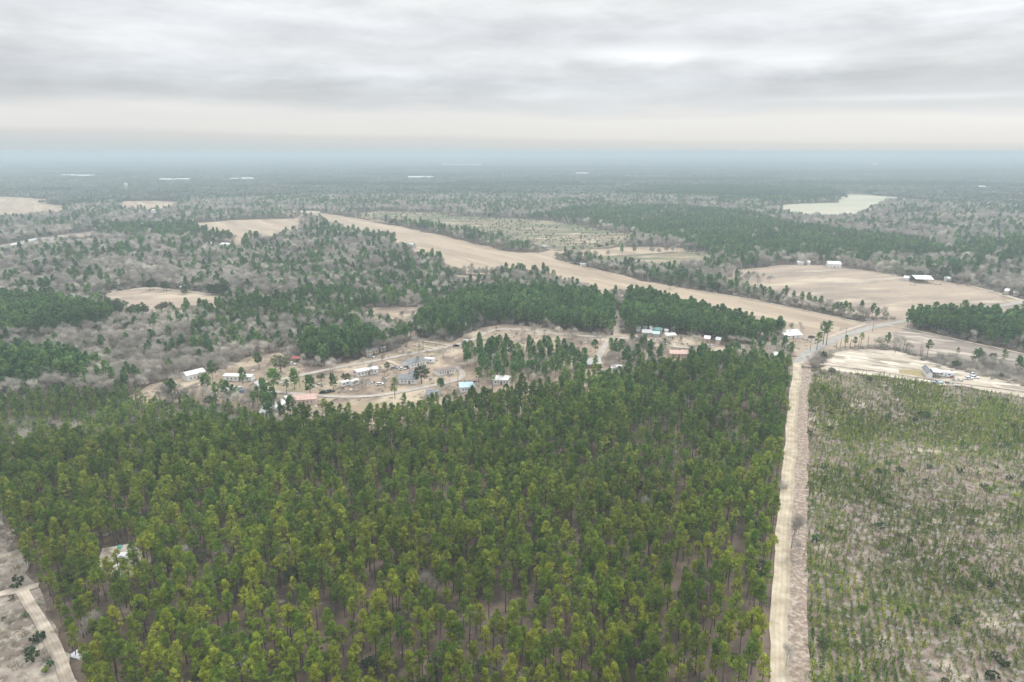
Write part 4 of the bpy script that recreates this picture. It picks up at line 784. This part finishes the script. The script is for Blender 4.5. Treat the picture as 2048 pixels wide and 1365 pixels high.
cls = np.where(b_ > .52, rng.integers(0, 2, len(x)), 2 + (c_ > .5)); op = (c_ < .27); x, y, cls = x[~op], y[~op], cls[~op]
S = np.stack([np.full(len(x), 1.0)] * 2 + [rng.uniform(.9, 1.4, len(x))], 1); rot = np.zeros((len(x), 3)); rot[:, 2] = rng.integers(0, 4, len(x)) * math.pi / 2
scatter('horizon_woods', gf, np.stack([x, y, np.zeros(len(x))], 1), cls, rot, S, 'faint blue woods along the horizon')
print('counts', {k: len(v) for k, v in T_.items()})

# ------------------------------------------------------------------ buildings
def building(label, ua, va, ub, vb, depth, h, roof, wall, rise=1.2, nw=3, cat='house', name='house', eave=.35, openfront=False, group=None, chim=False, ridge_x=True, door=True):
    """walls stand with their front foot from (ua,va) to (ub,vb) and reach back by depth"""
    a = Vector(G(ua, va)); b = Vector(G(ub, vb)); d = b - a; Ln = max(d.length, 2.0); rz = math.atan2(d.y, d.x); mid = (a + b) / 2
    e = empty(name, mid.x, mid.y, rz); tag(e, label, cat, group); L2 = Ln / 2
    if not ridge_x:   # gable facing the front
        prof = [(-L2, 0), (L2, 0), (L2, h), (0, h + rise), (-L2, h)]; m = MB(); n = 5
        vs = [(x_, 0, z_) for x_, z_ in prof] + [(x_, depth, z_) for x_, z_ in prof]
        m.add(vs, [tuple(range(n)), tuple(range(n, 2 * n))[::-1]] + [((i + 1) % n, i, i + n, (i + 1) % n + n) for i in range(n)]); m.build('wall', M[wall], e)
        m = MB(); th = .18
        for sg in (-1, 1):
            k = rise / L2; xo = sg * (L2 + eave); zo = h - k * eave + .02
            m.add([(0, -eave, h + rise + .02), (xo, -eave, zo), (xo, depth + eave, zo), (0, depth + eave, h + rise + .02), (0, -eave, h + rise + th), (xo, -eave, zo + th), (xo, depth + eave, zo + th), (0, depth + eave, h + rise + th)],
                  [(0, 3, 2, 1), (4, 5, 6, 7), (0, 1, 5, 4), (1, 2, 6, 5), (2, 3, 7, 6), (3, 0, 4, 7)])
        rf = m.build('roof', M[roof], e)
    else:
        if openfront:
            for px_ in (-L2 + .15, -L2 / 3, L2 / 3, L2 - .15):
                for py_ in (.15, depth - .15): MB().box(px_ - .1, px_ + .1, py_ - .1, py_ + .1, 0, h).build('post', M['wood'], e)
            MB().box(-L2 + .3, L2 - .3, depth - .12, depth - .04, 0, h * .95).build('wall', M[wall], e)
        else:
            MB().prism([(0, 0), (depth, 0), (depth, h), (depth / 2, h + rise), (0, h)], -L2, L2).build('wall', M[wall], e)
        m = MB(); th = .16; k = rise / (depth / 2)
        for sg in (-1, 1):
            yo = depth / 2 + sg * (depth / 2 + eave); zo = h - k * eave + .02
            m.add([(-L2 - eave, depth / 2, h + rise + .02), (L2 + eave, depth / 2, h + rise + .02), (L2 + eave, yo, zo), (-L2 - eave, yo, zo),
                   (-L2 - eave, depth / 2, h + rise + th), (L2 + eave, depth / 2, h + rise + th), (L2 + eave, yo, zo + th), (-L2 - eave, yo, zo + th)],
                  [(0, 1, 2, 3), (4, 7, 6, 5), (0, 4, 5, 1), (1, 5, 6, 2), (2, 6, 7, 3), (3, 7, 4, 0)])
        rf = m.build('roof', M[roof], e)
    if chim: MB().box(L2 * .3, L2 * .3 + .7, depth * .5 - .3, depth * .5 + .3, h + rise * .7, h + rise + .9).build('chimney', M['wall_p'], rf)
    if not openfront and nw:
        xs = np.linspace(-L2, L2, nw + 3)[1:-1]; di = len(xs) // 2
        for i, x_ in enumerate(xs):
            if i == di and door:
                dr = MB().box(x_ - .45, x_ + .45, -.05, .02, .02, 2.05).build('door', M['door'], e); MB().box(x_ + .28, x_ + .36, -.09, -.05, .95, 1.05).build('handle', M['rim'], dr); continue
            w_ = MB().box(x_ - .42, x_ + .42, -.06, .02, 1.05, 1.95).build('window', M['wall_w'], e); MB().box(x_ - .34, x_ + .34, -.085, -.062, 1.12, 1.88).build('pane', M['glass'], w_)
    return e
HS = [  # label, front foot a, b, depth, height, roof, wall, kwargs
 ('long white metal building with a mossy white roof at the left end of the village', 375, 764, 412, 755, 7, 3.4, 'roof_w', 'wall_w', dict(name='metal_building', cat='building')),
 ('long low white trailer home behind the round topped pine', 448, 762, 503, 764, 4.2, 2.8, 'roof_w', 'wall_w', dict(name='mobile_home', cat='mobile home', rise=.5, nw=5)),
 ('low shed with pale grey roof in the junk filled yard', 441, 789, 470, 791, 7, 2.2, 'roof_l', 'wall_g', dict(name='shed', cat='shed', rise=.8, nw=1)),
 ('small gabled shed with pale grey roof beside the front street', 500, 781, 519, 783, 7, 2.6, 'roof_l', 'wall_c', dict(name='shed', cat='shed', rise=2, ridge_x=False, nw=0)),
 ('faded pink roofed house at the edge of the front pine stand', 583, 812, 632, 809, 8, 2.8, 'roof_r', 'wall_p', dict(nw=4)),
 ('grey white roofed shed lowest in the village among the stand tops', 520, 836, 547, 837, 7, 2.6, 'roof_l', 'wall_w', dict(name='shed', cat='shed', nw=2)),
 ('slanting grey white roofed shed right of the lowest one', 548, 828, 573, 815, 5, 2.6, 'roof_w', 'wall_w', dict(name='shed', cat='shed', nw=2)),
 ('small white box shed above the slanting grey shed', 574, 806, 580, 804, 3, 2.4, 'roof_w', 'wall_w', dict(name='shed', cat='shed', nw=0, rise=.6)),
 ('open carport with a bright red roof in the brown field', 583, 725, 597, 726, 5, 2.4, 'roof_red', 'wall_b', dict(name='carport', cat='carport', openfront=True, rise=.7)),
 ('cream house half hidden behind the left pine grove', 733, 712, 758, 706, 7, 2.8, 'roof_w', 'wall_c', {}),
 ('white round ended camper body beside the cream house', 762, 704, 771, 702, 3, 2.6, 'roof_w', 'wall_w', dict(name='shed', cat='shed', nw=1, rise=.5)),
 ('white mobile home on the brown grass left of the driveway', 713, 755, 757, 747, 4.6, 2.9, 'roof_w', 'wall_w', dict(name='mobile_home', cat='mobile home', rise=.6, nw=5)),
 ('long house with dark grey shingle roof and white walls in the village middle', 820, 738, 853, 730, 8, 2.9, 'roof_g', 'wall_w', dict(nw=4, chim=True)),
 ('little grey roofed white shed behind the big evergreen', 817, 755, 830, 757, 4, 2.5, 'roof_g', 'wall_w', dict(name='shed', cat='shed', nw=1)),
 ('grey roofed white house left of the big round evergreen', 797, 768, 833, 769, 8, 2.8, 'roof_g', 'wall_w', dict(nw=3)),
 ('narrow white mobile home with dark windows on the sloping yard', 876, 753, 911, 746, 4.2, 2.8, 'roof_n', 'wall_w', dict(name='mobile_home', cat='mobile home', rise=.5, nw=5)),
 ('house with a light blue roof at the front street', 921, 786, 948, 784, 8, 2.8, 'roof_b', 'wall_w', dict(nw=3)),
 ('house with blue grey roof half sunk in the front pines', 852, 800, 878, 800, 8, 2.8, 'roof_g', 'wall_g', dict(nw=3)),
 ('long white building behind the tall pines right of the blue roof', 985, 770, 1020, 770, 7, 2.8, 'roof_w', 'wall_w', dict(nw=4)),
 ('small white house above the long white building among pines', 966, 734, 981, 736, 6, 2.6, 'roof_w', 'wall_w', dict(nw=1)),
 ('white cottage at the top of the village lane between pines', 788, 668, 802, 669, 6, 2.6, 'roof_w', 'wall_w', dict(nw=1)),
 ('tiny dark roofed shelter on the back street near the pale lane', 925, 692, 934, 693, 5, 2.5, 'roof_l', 'wall_b', dict(name='shed', cat='shed', nw=0)),
 ('house with a wide grey green roof at the front wood edge', 1174, 738, 1203, 736, 9, 2.6, 'roof_l', 'wall_b', dict(nw=3, rise=2)),
 ('small dark shed with a blue side in the village grove', 1143, 705, 1152, 706, 4, 2.6, 'roof_r', 'wall_b', dict(name='shed', cat='shed', nw=0)),
 ('white house partly hidden by the tops of the front pines', 1222, 746, 1240, 748, 7, 2.8, 'roof_w', 'wall_w', dict(nw=2)),
 ('white shed at the left end of the scrap yard', 1273, 664, 1281, 664, 4, 2.8, 'roof_w', 'wall_w', dict(name='shed', cat='shed', nw=0)),
 ('tiny white shed second from left behind the scrap yard', 1287, 662, 1294, 662, 3.5, 2.4, 'roof_w', 'wall_w', dict(name='shed', cat='shed', nw=0, rise=.5)),
 ('white shed left of the teal building', 1300, 665, 1306, 665, 4, 2.7, 'roof_w', 'wall_w', dict(name='shed', cat='shed', nw=0)),
 ('grey roofed long house in the scrap yard', 1284, 673, 1303, 674, 8, 2.6, 'roof_l', 'wall_g', dict(nw=2)),
 ('teal roofed building in the scrap yard', 1308, 668, 1319, 669, 6, 2.8, 'roof_t', 'wall_t', dict(name='shed', cat='shed', nw=0)),
 ('low pale teal shed in front of the teal building', 1305, 674, 1318, 675, 5, 2.2, 'roof_m', 'wall_g', dict(name='shed', cat='shed', nw=0)),
 ('white box shed right of the teal building', 1319, 667, 1323, 667, 3, 2.8, 'roof_w', 'wall_w', dict(name='shed', cat='shed', nw=0, rise=.4)),
 ('white shed standing alone between teal building and cream house', 1330, 670, 1336, 670, 4, 3, 'roof_w', 'wall_w', dict(name='shed', cat='shed', nw=0, rise=.5)),
 ('cream mobile home with a pale cream roof', 1333, 680, 1352, 679, 6, 2.9, 'roof_w', 'wall_c', dict(name='mobile_home', cat='mobile home', rise=.7, nw=3)),
 ('long house with a faded salmon roof at the front pine edge', 1340, 716, 1376, 717, 8, 2.6, 'roof_r', 'wall_p', dict(nw=4)),
 ('small pale pink house right of the village track', 1408, 686, 1419, 687, 6, 3, 'roof_w', 'wall_p', dict(nw=1)),
 ('small pale pink shed right of the pink house', 1431, 688, 1440, 689, 5, 2.8, 'roof_w', 'wall_p', dict(name='shed', cat='shed', nw=0)),
 ('large white metal roof building by the paved road', 1569, 679, 1604, 677, 13, 2.4, 'roof_w', 'wall_w', dict(name='metal_building', cat='building', rise=2.2, nw=2)),
 ('white house glimpsed between the pines left of the road junction', 1547, 722, 1556, 722, 6, 3.4, 'roof_w', 'wall_w', dict(nw=0)),
 ('small red roofed hut among the front pine tops', 1466, 726, 1472, 726, 3, 3.2, 'roof_red', 'wall_w', dict(name='shed', cat='shed', nw=0)),
 ('large white barn on the far side of the pasture', 1656, 536, 1682, 537, 14, 4.2, 'roof_w', 'wall_w', dict(name='barn', cat='barn', rise=2, nw=2)),
 ('wide open shed with white roof at the right of the pasture', 1831, 567, 1866, 568, 20, 4, 'roof_w', 'wall_g', dict(name='barn', cat='barn', openfront=True, rise=2)),
 ('long white trailer behind the wide open shed', 1848, 559, 1862, 560, 4, 3.4, 'roof_w', 'wall_w', dict(name='trailer', cat='trailer', rise=.4, nw=0)),
 ('low white building left of the wide open shed', 1807, 561, 1818, 562, 8, 2.6, 'roof_w', 'wall_w', dict(name='shed', cat='shed', nw=0)),
 ('white building in the trees right of the wide open shed', 1888, 563, 1901, 564, 7, 3, 'roof_w', 'wall_w', dict(name='shed', cat='shed', nw=0)),
 ('white house at the right edge beyond the pasture lane', 2008, 588, 2016, 589, 7, 3, 'roof_w', 'wall_w', dict(nw=0)),
 ('grey roofed house at the right edge behind the pasture lane', 2026, 593, 2036, 594, 8, 3, 'roof_l', 'wall_g', dict(nw=0)),
 ('pale house in the compound left of the pasture', 1516, 530, 1524, 530, 8, 3, 'roof_w', 'wall_g', dict(nw=0)),
 ('blue sided building in the compound left of the pasture', 1528, 529, 1536, 529, 8, 4, 'roof_b', 'wall_w', dict(nw=0)),
 ('white gabled building in the compound left of the pasture', 1541, 530, 1550, 530, 8, 4, 'roof_w', 'wall_w', dict(nw=0, name='shed', cat='shed')),
 ('low white shed left of the large white barn', 1596, 530, 1608, 530, 6, 2.6, 'roof_w', 'wall_w', dict(nw=0, name='shed', cat='shed')),
 ('small white shed between the compound and the large white barn', 1614, 530, 1620, 530, 6, 3, 'roof_w', 'wall_w', dict(nw=0, name='shed', cat='shed')),
 ('white walled tiny house with grey porch roof on the sandy lot', 1853, 757, 1864, 758, 12, 3, 'roof_g', 'wall_w', dict(ridge_x=False, rise=1.3, nw=0)),
 ('open white roofed carport beside the tiny house', 1866, 755, 1880, 756, 7, 3, 'roof_w', 'wall_g', dict(name='carport', cat='carport', openfront=True, rise=.5)),
 ('grey roofed house beside the tree line at the tan field', 1082, 498, 1094, 499, 12, 3, 'roof_l', 'wall_g', dict(nw=2)),
 ('brown roofed house behind trees below the tan field', 1143, 574, 1170, 577, 9, 3, 'roof_n', 'wall_p', dict(nw=3)),
 ('long white trailer parked on the tan field edge', 1160, 533, 1171, 534, 3, 3, 'roof_w', 'wall_w', dict(name='trailer', cat='trailer', rise=.3, nw=0)),
 ('mint roofed house in the clearing left of the tan field', 811, 495, 824, 496, 9, 3.4, 'roof_m', 'wall_g', dict(nw=2, rise=2)),
 ('white barn on the pale road above the left field', 360, 582, 369, 583, 7, 3.4, 'roof_w', 'wall_w', dict(name='barn', cat='barn', nw=0)),
 ('grey roofed house left of the blue roofed one in the far left woods', 413, 492, 424, 492, 10, 3, 'roof_l', 'wall_w', dict(nw=0)),
 ('pale roofed house behind the far left woods clearing', 440, 493, 456, 494, 10, 3, 'roof_w', 'wall_w', dict(nw=0)),
 ('blue roofed house in the far left woods', 534, 490, 546, 491, 10, 3.6, 'roof_b', 'wall_w', dict(nw=0)),
 ('white building far left beside the pale parking ground', 30, 497, 46, 494, 12, 4, 'roof_w', 'wall_w', dict(nw=0, name='warehouse', cat='building')),
 ('long grey roofed building at the far left parking ground', 60, 489, 90, 483, 14, 4, 'roof_l', 'wall_w', dict(nw=0, name='warehouse', cat='building')),
 ('small pale roofed house in the left woods', 68, 562, 84, 563, 8, 3, 'roof_l', 'wall_g', dict(nw=0)),
 ('white house above the far cutover', 936, 401, 944, 401, 16, 6, 'roof_w', 'wall_w', dict(nw=0, rise=3)),
 ('white barn beside the dark far plantation', 1024, 420, 1034, 420, 16, 6, 'roof_w', 'wall_w', dict(nw=0, name='barn', cat='barn', rise=3)),
 ('long white warehouse on the far plain at left', 118, 355, 178, 356, 60, 9, 'roof_w', 'wall_w', dict(nw=0, name='warehouse', cat='building', rise=4)),
 ('long white warehouse on the far plain at centre', 816, 359, 848, 359, 60, 9, 'roof_w', 'wall_w', dict(nw=0, name='warehouse', cat='building', rise=4)),
 ('dark flat warehouse right of the central white one', 850, 359, 864, 359, 60, 9, 'roof_l', 'wall_w', dict(nw=0, name='warehouse', cat='building', rise=4)),
 ('white far building in a row at left of the plain', 318, 363, 338, 363, 40, 8, 'roof_w', 'wall_w', dict(nw=0, name='warehouse', cat='building', rise=3)),
 ('longer white far building in a row at left of the plain', 347, 363, 378, 363, 40, 8, 'roof_w', 'wall_w', dict(nw=0, name='warehouse', cat='building', rise=3)),
 ('white far building right of the pair on the plain', 460, 362, 476, 362, 40, 8, 'roof_w', 'wall_w', dict(nw=0, name='warehouse', cat='building', rise=3)),
 ('white far building with a taller part on the plain', 480, 363, 502, 363, 40, 12, 'roof_w', 'wall_w', dict(nw=0, name='warehouse', cat='building', rise=3)),
 ('white far building near the right edge of the plain', 1950, 379, 1972, 379, 30, 8, 'roof_w', 'wall_w', dict(nw=0, name='warehouse', cat='building', rise=3)),
 ('second white far building near the right edge of the plain', 1990, 382, 2008, 382, 30, 8, 'roof_w', 'wall_w', dict(nw=0, name='warehouse', cat='building', rise=3)),
 ('pale far building right of centre on the plain', 1153, 351, 1180, 351, 60, 9, 'roof_w', 'wall_w', dict(nw=0, name='warehouse', cat='building', rise=4)),
]
for lb, ua, va, ub, vb, dp, h_, rf, wl, kw in HS: building(lb, ua, va, ub, vb, dp, h_, rf, wl, **kw)

def car(label, u, v, rz, col, Ln=4.6, kind='car', bed=False):
    x, y = G(u, v); e = empty('parked_' + kind, x, y, rz); tag(e, label, kind); pm = simple(kind + '_paint', col, .3, .04, spec=.6); h = Ln / 2
    if kind == 'camper':
        b = MB().prism([(-1.15, .45), (1.15, .45), (1.15, 2.9), (.95, 3.05), (-.95, 3.05), (-1.15, 2.9)], -h, h).build('body', pm, e)
        for x_ in (-h * .5, h * .4): MB().box(x_ - .5, x_ + .5, -1.18, -1.14, 1.5, 2.2).build('window', M['glass'], e)
        MB().box(-.3, .3, -1.19, -1.14, .6, 2.4).build('door', M['roof_l'], e)
    else:
        pr = [(-h, .35), (h, .35), (h, .8), (h * .95, .95), (h * .5, 1.02), (-h * .95, 1.02), (-h, .85)]
        vs = [(x_, -.88, z_) for x_, z_ in pr] + [(x_, .88, z_) for x_, z_ in pr]; n = 7
        MB().add(vs, [tuple(range(n)), tuple(range(n, 2 * n))[::-1]] + [((i + 1) % n, i, i + n, (i + 1) % n + n) for i in range(n)]).build('body', pm, e)
        a, b_ = (-.1, h * .45) if bed else (-h * .8, h * .4)
        cb_ = [(a, 1.02), (b_, 1.02), (b_ - .6, 1.55), (a + .35, 1.55)]; vs = [(x_, s_ * (.82 if z_ < 1.2 else .68), z_) for s_ in (-1, 1) for x_, z_ in cb_]
        MB().add(vs, [(0, 1, 2, 3), (7, 6, 5, 4), (0, 4, 5, 1), (1, 5, 6, 2), (2, 6, 7, 3), (3, 7, 4, 0)]).build('window', M['glass'], e)
        MB().box(a + .38, b_ - .62, -.67, .67, 1.552, 1.60).build('roof', pm, e)
        for s_ in (-.6, .6): MB().box(h - .01, h + .03, s_ - .16, s_ + .16, .62, .78).build('headlight', M['roof_w'], e)
    for sx_ in (-.62, .62):
        for s_ in (-.86, .86):
            w_ = MB().tube((sx_ * h, s_ - .1, .34), (sx_ * h, s_ + .1, .34), .34, .34, 12).build('wheel', M['tyre'], e); MB().tube((sx_ * h, s_ + .105 * (1 if s_ > 0 else -1), .34), (sx_ * h, s_ + .12 * (1 if s_ > 0 else -1), .34), .2, .2, 10).build('rim', M['rim'], w_)
for a in (('pale blue pickup truck parked in front of the tiny house', 1875, 767, 2.9, (.45, .55, .6), 5.4, 'truck', True), ('white camper with a blue stripe beside the white carport', 1890, 754, -.35, (.75, .77, .8), 8, 'camper'),
          ('red vehicle at the right end of the white camper', 1904, 755, .9, (.25, .05, .05), 4.4), ('white car on the right part of the sandy lot', 1937, 759, .1, (.75, .75, .74)), ('white van right of the white car on the sandy lot', 1948, 757, -.4, (.75, .75, .74), 5.2, 'van'),
          ('white car behind the white van on the sandy lot', 1946, 751, .3, (.7, .7, .7)), ('grey car on the drive left of the grey roofed house', 789, 738, .2, (.35, .36, .38)), ('white car at the left end wall of the grey roofed house', 805, 740, .4, (.75, .75, .74)),
          ('dark car beside the long grey roofed house', 813, 737, 1.2, (.03, .03, .035)), ('white camper parked right of the grey roofed house', 858, 726, -.2, (.75, .75, .74), 7, 'camper'), ('white car under the red carport edge', 585, 730, -.3, (.75, .75, .74)),
          ('small white camper among the yards left of the wide bare tree', 690, 773, .8, (.75, .75, .74), 5, 'camper'), ('white camper beside the wide bare tree in the yards', 709, 771, 1.1, (.7, .72, .72), 5, 'camper'), ('black car on the bare yard beside the front street', 648, 787, .2, (.02, .02, .02)),
          ('second black car farther right on the bare yard', 661, 785, .5, (.03, .03, .03)), ('bright blue car in the junk filled yard', 487, 786, .1, (.03, .18, .45)), ('brown car right of the bright blue car', 500, 788, .3, (.16, .08, .05)),
          ('white car standing in the yard right of the grey sheds', 425, 790, .4, (.75, .75, .74)), ('black car on the back street by the pines', 912, 694, .6, (.02, .02, .025)), ('dark red car right of the blue roofed house', 950, 767, .4, (.2, .03, .03)),
          ('white car on the yard left of the fallow driveway', 760, 771, .5, (.72, .72, .7)), ('white van by the house at the tan field', 1058, 496, .1, (.75, .75, .74), 6, 'van'), ('dark car in the yard of the large white roof building', 1623, 676, .3, (.05, .05, .06)),
          ('white car in front of the white cottage at the lane top', 806, 671, .2, (.7, .7, .7)), ('silver car in the cream house yard', 742, 716, -.3, (.5, .52, .54))): car(*a)

def junk(label, u, v, seed, n=9, sp_=3.2):
    x, y = G(u, v); r_ = random.Random(seed); m = MB(); e = empty('junk_pile', x, y, r_.uniform(0, 3)); tag(e, label, 'junk pile', None)
    for nm, mt, k in (('scrap', 'roof_l', n), ('timber', 'wood', n), ('sheet', 'tarp_w', 3)):
        m = MB()
        for _ in range(k):
            a, b = r_.gauss(0, sp_ * .5), r_.gauss(0, sp_ * .5); w_, l_, h_ = r_.uniform(.2, .8), r_.uniform(.3, 1.4), r_.uniform(.1, .9); m.box(a, a + l_, b, b + w_, 0, h_)
        m.build(nm, M[mt], e)
for i, (u, v, lb) in enumerate(((452, 780, 'junk pile beside the low grey shed'), (466, 777, 'pile of pale scrap below the long white trailer'), (474, 794, 'junk below the low grey shed'), (438, 797, 'junk near the thin pine at the yard front'), (560, 768, 'pile of boards on the pale yard behind the street'),
       (575, 770, 'scrap right of the boards on the pale yard'), (640, 771, 'scrap by the long pale strip in the yards'), (732, 765, 'junk beside the wide bare tree'), (768, 759, 'scrap left of the little grey roofed shed'), (748, 767, 'junk between the campers and the white house'),
       (870, 722, 'low pile on the brown slope right of the camper'), (1288, 680, 'junk in front of the grey roofed scrap yard house'), (1276, 676, 'pale rubble at the scrap yard corner'), (1312, 680, 'junk before the teal shed'), (1326, 674, 'scrap beside the lone white shed'), (1300, 684, 'outermost junk heap of the scrap yard'),
       (1370, 690, 'pile on the village track past the cream house'), (1424, 692, 'scrap between the pink buildings'), (1616, 681, 'pile on bare ground right of the large white roof'), (1630, 686, 'junk near the paved road by the large white roof'), (1830, 571, 'scrap in front of the wide open shed'), (1872, 570, 'junk right of the wide open shed'),
       (1915, 761, 'pile on the sand between camper and white car'), (1906, 768, 'boards on the sand below the red vehicle'), (1196, 745, 'junk by the wide grey green roof'), (985, 742, 'scrap below the small white house among pines'), (1148, 712, 'junk by the dark shed with a blue side'))): junk(lb, u, v, i)

# white dome far off, pale tower, small things
def dome(label, u, v, r):
    x, y = G(u, v); m = MB(); vs = []; fs = []; n = 20
    for j in range(7):
        p = j / 6 * math.pi / 2
        for i in range(n): t = 2 * math.pi * i / n; vs.append((math.cos(t) * math.cos(p) * r, math.sin(t) * math.cos(p) * r, r * .35 + math.sin(p) * r * .75))
    for j in range(6):
        for i in range(n): fs.append((j * n + i, j * n + (i + 1) % n, (j + 1) * n + (i + 1) % n, (j + 1) * n + i))
    e = empty('storage_dome', x, y); tag(e, label, 'dome'); m.add(vs, fs).build('roof', M['roof_w'], e, True); MB().tube((0, 0, 0), (0, 0, r * .35), r, r, 20).build('wall', M['wall_w'], e)
dome('white dome standing alone just below the horizon at right', 1749, 332.5, 24)
def tower(label, u, v, h, r):
    x, y = G(u, v); e = empty('water_tower', x, y); tag(e, label, 'tower')
    for i in range(4):
        t = i * math.pi / 2 + .4; MB().tube((math.cos(t) * r, math.sin(t) * r, 0), (math.cos(t) * r * .7, math.sin(t) * r * .7, h * .7), .5, .4).build('leg', M['roof_w'], e)
    MB().tube((0, 0, h * .66), (0, 0, h * .93), r, r, 16).build('tank', M['roof_w'], e); MB().tube((0, 0, h * .93), (0, 0, h), r, .3, 16).build('roof', M['roof_w'], e)
tower('slim white water tower far away at left', 254, 386, 30, 5); tower('white tower among the far left woods', 309, 441, 20, 4)
def pole(label, u, v, h, arm=1.1, rz=0, group=None, px=True):
    x, y = G(u, v); e = empty('utility_pole', x, y, rz); tag(e, label, 'pole', group); MB().tube((0, 0, -.3), (0, 0, h), .16, .10, 8).build('pole', M['wood'], e)
    c = MB().box(-arm, arm, -.06, .06, h - .9, h - .75).build('crossarm', M['wood'], e)
    for s_ in (-arm * .85, 0, arm * .85): MB().tube((s_, 0, h - .75), (s_, 0, h - .55), .05, .035, 6).build('insulator', M['roof_w'], c)
for i, (u, v, h, lb) in enumerate(((1026, 652, 12, 'pale utility pole standing at the edge of the back street wood'), (770, 775, 9, 'utility pole behind the front street by the white camper'), (1276, 735, 8, 'utility pole in the bare grove'), (1745, 664, 9, 'utility pole halfway along the paved road'),
      (1690, 682, 9, 'utility pole along the paved road near the roadside pines'), (1620, 703, 9, 'utility pole at the road junction end of the paved road'), (916, 772, 9, 'utility pole beside the blue roofed house'), (600, 775, 9, 'utility pole in the yards left of the mobile home'))): pole(lb, u, v, h, rz=.5)
def snag(label, u, v, h, seed):
    x, y = G(u, v); r_ = random.Random(seed); e = empty('dead_tree', x, y, r_.uniform(0, 6)); tag(e, '%s snag from the left along the hedge above the sandy lot' % ORD[seed], 'dead tree', 'bare snags along the hedge'); lx = r_.uniform(-.5, .5)
    tr = MB().tube((0, 0, -.3), (lx * .5, 0, h * .6), .2, .14, 7).build('trunk', M['wood'], e); m = MB().tube((lx * .5, 0, h * .6), (lx, 0, h), .14, .03, 6)
    for k in range(9): z_ = h * r_.uniform(.3, .95); t = r_.uniform(0, 6.3); l = r_.uniform(.5, 1.8); m.tube((lx * z_ / h, 0, z_), (lx + math.cos(t) * l, math.sin(t) * l, z_ + l * .5), .05, .015, 4)
    m.build('branch', M['wood'], e)
for i, (u, v, h) in enumerate(((1680, 698, 7), (1700, 697, 8), (1716, 697, 7), (1735, 694, 8), (1765, 693, 6), (1787, 700, 8), (1806, 704, 9), (1811, 706, 7), (1840, 713, 10), (1843, 714, 8), (1790, 706, 6), (1672, 700, 6))): snag('thin bare dead tree on the hedge line between sandy lot and fallow field', u, v, h, i)
big = PR['bare'][2]
for i, (u, v, s_, lb) in enumerate(((1583, 1098, .95, 'large leafless tree leaning over the dirt road edge'), (1572, 1335, .5, 'slim leafless tree at the verge near the bottom of the road'))): single('bare_tree', big, *G(u, v), s_, i * 2.2, lb, 'tree')
def mailbox(label, u, v):
    x, y = G(u, v); e = empty('mailbox', x, y, .6); tag(e, label, 'mailbox'); MB().box(-.06, .06, -.06, .06, 0, 1.1).build('post', M['wood'], e); MB().prism([(-.2, 1.1), (.2, 1.1), (.2, 1.35), (.1, 1.48), (-.1, 1.48), (-.2, 1.35)], -.4, .4).build('box', M['roof_g'], e)
mailbox('dark mailbox at the road junction', 1613, 718); mailbox('second dark mailbox right of the first at the junction', 1616, 717)
def tarp(label, u, v, sx_, sy_, h, mat, seed, name='tarp'):
    x, y = G(u, v); n = 14; r_ = np.random.default_rng(seed); gx_, gy_ = np.meshgrid(np.linspace(-1, 1, n), np.linspace(-1, 1, n)); ed = np.clip(1.15 - np.maximum(np.abs(gx_), np.abs(gy_)) ** 3, 0, 1)
    zz_ = (h * (.75 + .25 * np.cos(gx_ * 2)) + r_.normal(0, h * .09, gx_.shape)) * (np.maximum(np.abs(gx_), np.abs(gy_)) < .95) + .02
    V = np.stack([gx_ * sx_ * (1 + r_.normal(0, .03, gx_.shape)), gy_ * sy_ * (1 + r_.normal(0, .03, gx_.shape)), zz_], -1).reshape(-1, 3); ii = np.arange(n * n).reshape(n, n)
    a, b, c, d = ii[:-1, :-1].ravel(), ii[:-1, 1:].ravel(), ii[1:, 1:].ravel(), ii[1:, :-1].ravel()
    o = bpy.data.objects.new(name, mesh_np(name, V, np.concatenate([np.stack([a, b, c], 1), np.stack([a, c, d], 1)]), [M[mat]])); C.objects.link(o); o.location = (x, y, .02); o.rotation_euler = (0, 0, r_.uniform(-.4, .8)); tag(o, label, 'tarp')
tarp('crumpled white tarp in the sandy gap inside the front pine stand', 246, 1114, 2.8, 1.4, .9, 'tarp_w', 1); tarp('smaller white sheet below the crumpled white tarp', 240, 1131, 1.6, .6, .3, 'tarp_w', 2)
tarp('little teal tarp behind the white one in the stand gap', 240, 1097, .7, .6, .9, 'tarp_t', 3); tarp('white tarp covered heap beside the lower sandy track', 158, 1312, 1.6, 1.0, 1.1, 'tarp_w', 4); tarp('small white heap right of the white tarp covered one', 176, 1306, .7, .6, .8, 'tarp_w', 5)

# ------------------------------------------------------------------ air
hz = MB().box(-31000, 31000, -31000, 31000, -2, 124); m = bpy.data.materials.new('haze'); m.use_nodes = True; n = m.node_tree; n.nodes.remove(n.nodes['Principled BSDF'])
pv = n.nodes.new('ShaderNodeVolumePrincipled'); pv.inputs['Color'].default_value = (.58, .69, .75, 1); pv.inputs['Density'].default_value = 1 / 3300; n.links.new(pv.outputs[0], n.nodes['Material Output'].inputs['Volume'])
ho = hz.build('haze', m); tag(ho, 'pale blue haze over the whole plain', 'haze', kind='stuff')
